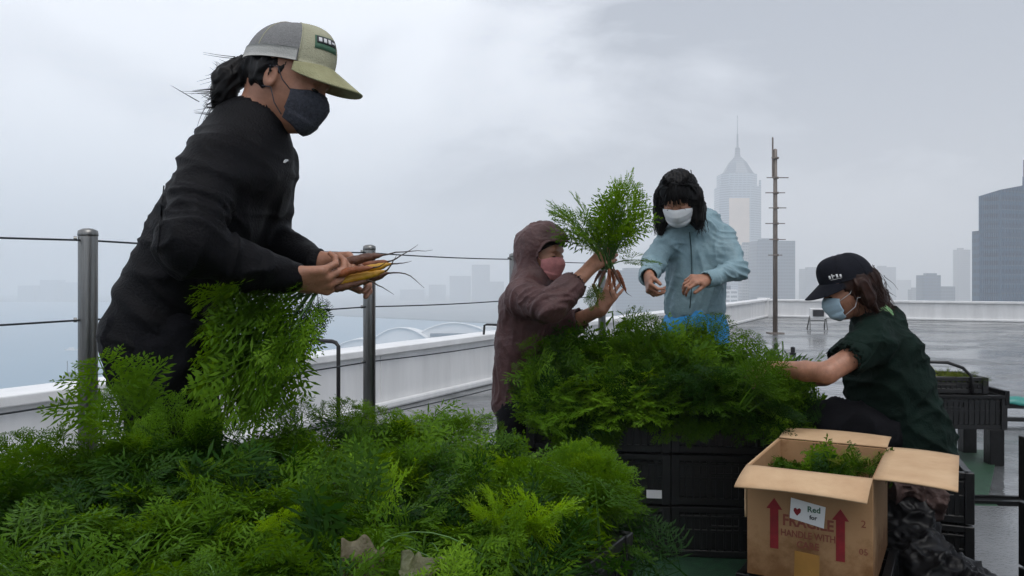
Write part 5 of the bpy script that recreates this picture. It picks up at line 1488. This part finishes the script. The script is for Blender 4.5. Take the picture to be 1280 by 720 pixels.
for (b, c, tp, _, _2) in its: mb.tube([b*(1-s_)**2+2*c*s_*(1-s_)+tp*s_**2 for s_ in np.linspace(0, .7, 6)], [.0034-.0004*i for i in range(6)], 5)
mb.build('stalks', M['stalk'], bn, smooth=True)

# ------------------------------------------------------------------ woman in pale blue shell
def woman_blue():
    base = P(870, 349, 3.88); base[2] = 0
    t = empty('person', base); tag(t, 'long-haired woman in pale blue jacket and white mask looking down at her hands', 'person')
    HC = P(848, 246, 3.72); HF = A3(-.30, -.78, -.58); HU = A3(-.22, -.55, 1)
    shR, shL = P(838, 297, 3.82), P(903, 297, 3.90)
    elR, elL = P(818, 328, 3.78), P(921, 338, 3.76)
    wrR, wrL = P(811, 346, 3.58), P(884, 349, 3.56)
    T = [P(872, 284, 3.88), P(871, 315, 3.88), P(870, 350, 3.88), P(869, 385, 3.89), P(869, 412, 3.90)]
    F = SDF(P(790, 430, 3.7)-A3(.03, .40, 0), P(940, 200, 3.7)+A3(.03, .36, 0), .0046)
    f, l, u = head_sdf(F, HC, HF, HU, .98)
    F.cone(P(871, 284, 3.88), HC-u*.06-f*.03, .052, .05, k=.03)
    F.chain(T, [.04, .05, .05, .06, .05], k=.03)
    for sh, el, wr in ((shR, elR, wrR), (shL, elL, wrL)):
        F.cone(T[0], sh, .04, .035, k=.04); F.cone(sh, el, .036, .033, k=.02); F.cone(el, wr, .033, .024, k=.02)
    hand_sdf(F, wrR, nrm(P(812, 366, 3.50)-wrR), nrm(A3(.9, .2, 0)), 1, [.95, 1.0, 1.05, 1.05], .92, thumb=(.9, .3, .4), thumb_curl=.5)
    hand_sdf(F, wrL, nrm(P(856, 350, 3.50)-wrL), nrm(A3(.0, .6, -.7)), 1, [.7, .8, .85, .9], .92, thumb=(.8, .3, .4), thumb_curl=.3)
    F.obj('body', M['skin'], t)
    G = SDF(A3(.68, 3.66, .04), A3(1.10, 4.16, 1.06), .010)
    for s_ in (-1, 1): G.chain([A3(.892+s_*.070, 3.90, .90), A3(.90+s_*.09, 3.86, .48), A3(.89+s_*.10, 3.93, .10)], [.092, .07, .06], k=.03)
    G.ell(A3(.892, 3.90, .95), (.142, .10, .10), k=.03)
    G.obj('trousers', M['bluetrouser'], t, lambda V, N: .004*(ridge(V*A3(14, 14, 5), 14)-.4))
    shoe(t, (.79, 3.90, 0), A3(0, -1, 0), M['shoe']); shoe(t, (1.0, 3.90, 0), A3(.1, -1, 0), M['shoe'])
    J = SDF(P(790, 420, 3.8)-A3(.03, .38, 0), P(945, 235, 3.8)+A3(.04, .34, 0), .0058)
    for s_ in (-1, 1): J.chain([q+A3(s_*o, 0, 0) for q, o in zip(T[:4], (.03, .068, .060, .064))], [.066, .090, .086, .088], k=.06)
    J.chain([T[0]+A3(-.01, 0, 0), shR], [.065, .060], k=.05); J.chain([T[0], shL], [.068, .062], k=.05)
    J.chain([shR, elR], [.062, .060], k=.03); J.chain([elR, wrR+A3(0, .02, .0)], [.060, .047], k=.02)
    J.chain([shL, lerp(shL, elL, .5), elL], [.060, .062, .058], k=.04); J.chain([elL, wrL], [.058, .040], k=.02)
    J.ell(P(880, 272, 3.93), (.085, .065, .05), k=.03)          # folded hood behind the neck
    J.chain([P(866, 284, 3.84), P(862, 277, 3.80)], [.072, .068], k=.03); J.cone(P(860, 270, 3.78), P(855, 255, 3.75), .055, .06, k=.01, sub=True)
    cuff_open(J, wrR, wrR-elR, .034, .03); cuff_open(J, wrL, wrL-elL, .029, .03)
    def disp(V, N):
        warp = np.stack([vnoise(V*6, 70), vnoise(V*6+9, 71), vnoise(V*6+17, 72)], 1)*.10; Vw = V+warp
        def near(a, b, r):
            ba = b-a; h = np.clip(((V-a)@ba)/(ba@ba), 0, 1); return np.exp(-(np.linalg.norm(V-a-np.outer(h, ba), axis=1)/r)**4)
        mu = np.clip(near(shL, elL, .10)+near(elL, wrL, .09)+near(shR, elR, .09)+near(elR, wrR, .08), 0, 1)
        edge = np.clip(np.minimum(np.linalg.norm(V-wrR, axis=1), np.linalg.norm(V-wrL, axis=1))/.05-.7, .1, 1)
        return edge*(.0055*ridge(axes(Vw, A3(.3, .3, 1), 34, 7), 1)*mu+.0062*ridge(axes(Vw, A3(.25, 0, 1), 3, 30), 2)*(1-mu)+.001*(ridge(Vw*32, 3)-.3)-.007)
    jk = J.obj('shell_jacket', M['bluejacket'], t, disp)
    M['dark_teal'] = mat('dark_teal_trim', (.03, .07, .08), .5)
    m = MB(); pts = []
    for z in np.linspace(0, 1, 12):
        px, py = 862+3*math.sin(z*3), 290+95*z
        o = Vector((0, 0, H)); d = (Vector(P(px, py, 1.0))-o).normalized()
        ok, lc_, nn, _ = jk.ray_cast(Matrix.Translation(Vector(world_loc(jk))).inverted()@o, d)
        if ok: pts.append(np.array(lc_)+world_loc(jk)+np.array(nn)*.001)
    if len(pts) > 2: m.tube(pts, .0026, 6); m.build('zip', M['dark_teal'], jk, smooth=True)
    # waistband of bright blue rain trousers with a dark drawcord
    # dark wrist strap
    dW = nrm(wrL-elL); m = MB(); V_ = []
    a_ = nrm(np.cross(dW, A3(0, 0, 1))); b_ = np.cross(dW, a_)
    m.tube([wrL-dW*.012+dW*x for x in (0, .012, .024)], [.033, .035, .033], 16, cap=False); m.build('wrist_strap', M['black_metal'], t, smooth=True)
    mask_part(t, HC, HF, HU, .98, M['mask_white'], M['mask_white'], pleat=1)
    g = lambda a, b, d: HC+f*a+l*b+u*d
    for s_ in (-1, 1):
        c_ = g(.083, s_*.031, -.021); E = SDF(c_-.03, c_+.03, .002); E.ell(c_, (.008, .0135, .0022), (f, l, u), k=0); E.obj('eyelash', M['iris'], t)
    # hair: SDF cap with side curtains plus strands and fringe
    Hh = SDF(HC-A3(.19, .18, .26), HC+A3(.19, .20, .17), .0052)
    Hh.ell(g(-.018, 0, .016), (.108, .092, .106), (f, l, u), k=.01)
    Hh.ell(g(.10, 0, -.055), (.085, .060, .080), (f, l, u), k=.012, sub=True)
    dn = A3(0, 0, -1)
    for (s_, L_, r0) in ((1, .10, .034), (-1, .125, .032)):
        a = g(.005, s_*.072, .01); b = g(.010, s_*.082, -.06); c_ = b+dn*L_*.5+f*.0; 
        Hh.chain([a, b, c_, c_+dn*L_*.35+l*s_*.004], [r0+.008, r0+.006, r0, .014], k=.02)
    Hh.chain([g(-.07, 0, -.02), g(-.07, 0, -.10), P(884, 300, 3.86)], [.06, .055, .03], k=.03)
    Hh.obj('hair', M['hair'], t, lambda V, N: .005*(ridge(axes(V, A3(0, 0, 1), 7, 75), 3)-.5))
    rg = np.random.default_rng(8); gens = []
    for i in range(260):
        s_ = 1 if rg.uniform() < .5 else -1; ph = rg.uniform(-.4, 1.0)
        top = g(.02+rg.normal(0, .03), s_*rg.uniform(0.0, .06), .105-.0*abs(rg.normal()))
        mid = g(.03*ph, s_*.098, .0+rg.normal(0, .01)); L_ = rg.uniform(.05, .115)
        e1 = g(.035*ph, s_*(.100+rg.normal(0, .006)), -.07); e2 = e1+dn*L_+rg.normal(0, .008, 3)+l*s_*rg.normal(0, .012)
        gens.append([top, g(.03*ph+.01, s_*.075, .07), mid, e1, lerp(e1, e2, .5)+rg.normal(0, .004, 3), e2])
    for i in range(70):     # fringe
        x = rg.uniform(-.062, .062); gens.append([g(.035, x*.4, .104), g(.090, x*.8, .060), g(.100-abs(x)*.35, x*1.05, .015), g(.101-abs(x)*.45, x*1.1+rg.normal(0, .004), -.000+rg.uniform(0, .020))])
    strands('hair_strands', M['hair'], t, gens, .0024, 4)
    return t
woman_blue()

# ------------------------------------------------------------------ woman in dark green jersey
def woman_green():
    base = P(1130, 349, 3.28); base[2] = 0
    t = empty('person', base); tag(t, 'seated woman in dark green T-shirt, black cap and blue mask reaching into the greens', 'person')
    HC = P(1058, 358, 3.20); HF = A3(-.94, .04, -.36); HU = A3(-.28, 0, 1)
    shN, shF = P(1092, 430, 3.06), P(1090, 418, 3.42)
    elN, elF = P(1034, 466, 2.98), P(1030, 470, 3.40)
    wrN, wrF = P(960, 460, 3.20), P(968, 480, 3.40)
    T = [P(1096, 405, 3.26), P(1102, 440, 3.26), P(1112, 475, 3.27), P(1122, 510, 3.28), P(1132, 540, 3.28), P(1134, 562, 3.28)]
    F = SDF(P(940, 600, 3.2)-A3(.03, .44, 0), P(1170, 300, 3.2)+A3(.10, .44, 0), .0046)
    f, l, u = head_sdf(F, HC, HF, HU, .97)
    F.cone(P(1094, 404, 3.25), HC-u*.06-f*.03, .054, .05, k=.03)
    F.chain(T, [.07, .09, .10, .11, .11, .10], k=.05)
    for sh, el, wr in ((shN, elN, wrN), (shF, elF, wrF)):
        F.cone(T[0], sh, .05, .045, k=.04); F.cone(sh, el, .046, .040, k=.012); F.cone(el, lerp(el, wr, .35), .040, .038, k=.012); F.cone(lerp(el, wr, .35), wr, .038, .026, k=.012)
    hand_sdf(F, wrN, nrm(A3(-1, .25, -.25)), nrm(A3(0, .3, -.9)), 1, [.5, .55, .6, .65], .95)
    hand_sdf(F, wrF, nrm(A3(-1, -.1, -.35)), nrm(A3(0, -.3, -.9)), -1, [.5, .55, .6, .65], .95)
    F.obj('body', M['skin'], t)
    # trousers: sitting, knees forward
    G = SDF(A3(1.02, 2.90, .03), A3(1.85, 3.72, .74), .009)
    for s_, kz in ((-1, .60), (1, .57)):
        hp = A3(1.60, 3.28+s_*.09, .50); kn = A3(1.25, 3.30+s_*.14, kz); an = A3(1.30, 3.30+s_*.14, .12)
        G.chain([hp, kn, an], [.125, .082, .062], k=.03)
    G.ell(A3(1.62, 3.28, .50), (.15, .18, .12), k=.05)
    G.obj('trousers', M['navycloth'], t, lambda V, N: .010*(ridge(V*9, 24)-.4))
    for s_ in (-1, 1): shoe(t, (1.27, 3.30+s_*.14, 0), A3(-1, 0, 0), M['shoe'])
    J = SDF(P(1020, 610, 3.2)-A3(.03, .42, 0), P(1200, 385, 3.2)+A3(.06, .46, 0), .0062)
    for s_ in (-1, 1): J.chain([q+A3(.05, 1, 0)*s_*o for q, o in zip(T, (.03, .085, .085, .08, .085, .085))], [.082, .122, .138, .145, .150, .148], k=.06)
    J.cone(T[2]+A3(-.07, 0, -.02), T[4]+A3(-.10, 0, .02), .11, .11, k=.06)
    J.chain([P(1090, 400, 3.25), P(1084, 393, 3.24)], [.070, .062], k=.03); J.cone(P(1082, 392, 3.24), P(1072, 380, 3.22), .054, .06, k=.005, sub=True)
    seN, seF = lerp(shN, elN, .62), lerp(shF, elF, .62)
    J.chain([T[0], shN, seN], [.082, .080, .064], k=.045); J.chain([T[0], shF, seF], [.085, .086, .070], k=.045)
    cuff_open(J, seN+nrm(elN-shN)*.045, elN-shN, .060, .08); cuff_open(J, seF+nrm(elF-shF)*.045, elF-shF, .060, .08)
    def disp(V, N):
        warp = np.stack([vnoise(V*5, 80), vnoise(V*5+9, 81), vnoise(V*5+17, 82)], 1)*.11; Vw = V+warp
        edge = np.clip(np.minimum(np.linalg.norm(V-seN-nrm(elN-shN)*.06, axis=1), np.linalg.norm(V-seF-nrm(elF-shF)*.06, axis=1))/.08-.7, .12, 1)
        return edge*(.007*ridge(axes(Vw, nrm(A3(.5, 0, 1)), 16, 4), 1)+.0055*ridge(axes(Vw, nrm(A3(-.8, 0, 1)), 20, 5), 2)+.002*(ridge(Vw*30, 3)-.3)-.010)
    jk = J.obj('t_shirt', M['greenshirt'], t, disp)
    # light green inner collar
    Cc = SDF(P(1104, 420, 3.2)-.16, P(1090, 380, 3.2)+.16, .005); Cc.chain([P(1100, 397, 3.20), P(1094, 391, 3.20)], [.050, .052], k=.01); Cc.cone(P(1098, 396, 3.2), P(1080, 372, 3.2), .050, .048, k=0, sub=True); Cc.cone(P(1100, 397, 3.2), P(1106, 405, 3.2), .05, .05, k=.01)
    Cc.obj('collar', M['lime'], jk)
    cp, g, (f, l, u), crown, _b = cap_part(t, HC, HF, HU, 1.0, M['cap_black'], M['cap_black'], droop=.40, tall=1.02, brim_len=.074, u0=.030)
    def badge(p0, p1, t0, t1, name, m, off=.0018):
        def oc(ph, th):
            p = crown(np.array([ph]), np.array([th]))[0]; e = 1e-3
            du = crown(np.array([ph+e]), np.array([th]))[0]-p; dv = crown(np.array([ph]), np.array([th+e]))[0]-p
            n = nrm(np.cross(du, dv)); n = n if np.dot(n, p-HC) > 0 else -n
            return p+n*off
        fn = lambda x, y: np.array([oc(p0+(p1-p0)*a, t0+(t1-t0)*b) for a, b in zip(x, y)])
        V, Fq = surf(fn, 4, 4, .0012); mesh_obj(name, V, Fq, m, cp, world=True)
    for (a, b, c_, d_) in ((40, 44, .20, .32), (47, 49, .20, .36), (49, 53, .27, .31), (56, 60, .20, .33), (63, 67, .20, .30), (42, 66, .155, .17)):
        badge(rad(a), rad(b), c_, d_, 'cap_letter', M['white'])
    mask_part(t, HC, HF, HU, .97, M['mask_blue'], M['mask_white'], pleat=1, amax=56.)
    for s_ in (-1, 1):
        c_ = g(.0805, s_*.031, -.014); E = SDF(c_-.03, c_+.03, .002); E.ell(c_, (.010, .0125, .004), (f, l, u), k=0); E.obj('eye', M['iris'], t)
    Hh = SDF(P(1035, 430, 3.2)-A3(0, .17, 0), P(1150, 320, 3.2)+A3(0, .17, 0), .005)
    Hh.ell(g(-.020, 0, .008), (.097, .087, .092), (f, l, u), k=.01)
    Hh.ell(g(.085, 0, -.055), (.085, .12, .078), (f, l, u), k=.015, sub=True)
    for s_ in (-1, 1): Hh.chain([g(-.03, s_*.078, .0), g(-.035, s_*.080, -.06), g(-.045, s_*.070, -.115)], [.032, .030, .015], k=.02)
    Hh.chain([g(-.08, 0, 0), P(1092, 374, 3.22), P(1106, 392, 3.24)], [.052, .054, .034], k=.03)
    Hh.obj('hair', M['hair_brown'], t, lambda V, N: .006*(vnoise(V*26, 3)-.5)+.004*(ridge(axes(V, nrm(A3(.4, 0, -1)), 14, 60), 4)-.5))
    rg = np.random.default_rng(9); gens = []
    for i in range(620):
        a = rg.uniform(0, 1); p = g(-.05+rg.normal(0, .03), -.07+rg.uniform(0, .14), -.0+rg.normal(0, .025)) if a < .5 else P(1088+rg.normal(0, 9), 372+rg.normal(0, 11), 3.13+rg.uniform(0, .18))
        pts = [p]; d = nrm(A3(rg.normal(.35, .3), rg.normal(-.1, .3), -.8)); ph = rg.uniform(0, 6.3); L_ = rg.uniform(.06, .13)
        for j in range(1, 9): pts.append(p+d*L_*j/8+A3(.0032*math.sin(ph+j*.8), .0032*math.cos(ph+j*.8), 0))
        gens.append(pts)
    gens = [q_ for q_ in gens if q_[-1][2] < P(0, 352, 3.2)[2] and abs(q_[0][0]-P(1082, 0, 3.2)[0]) < .11]
    strands('hair_curls', M['hair_brown'], t, gens, .0015, 4)
    return t
woman_green()
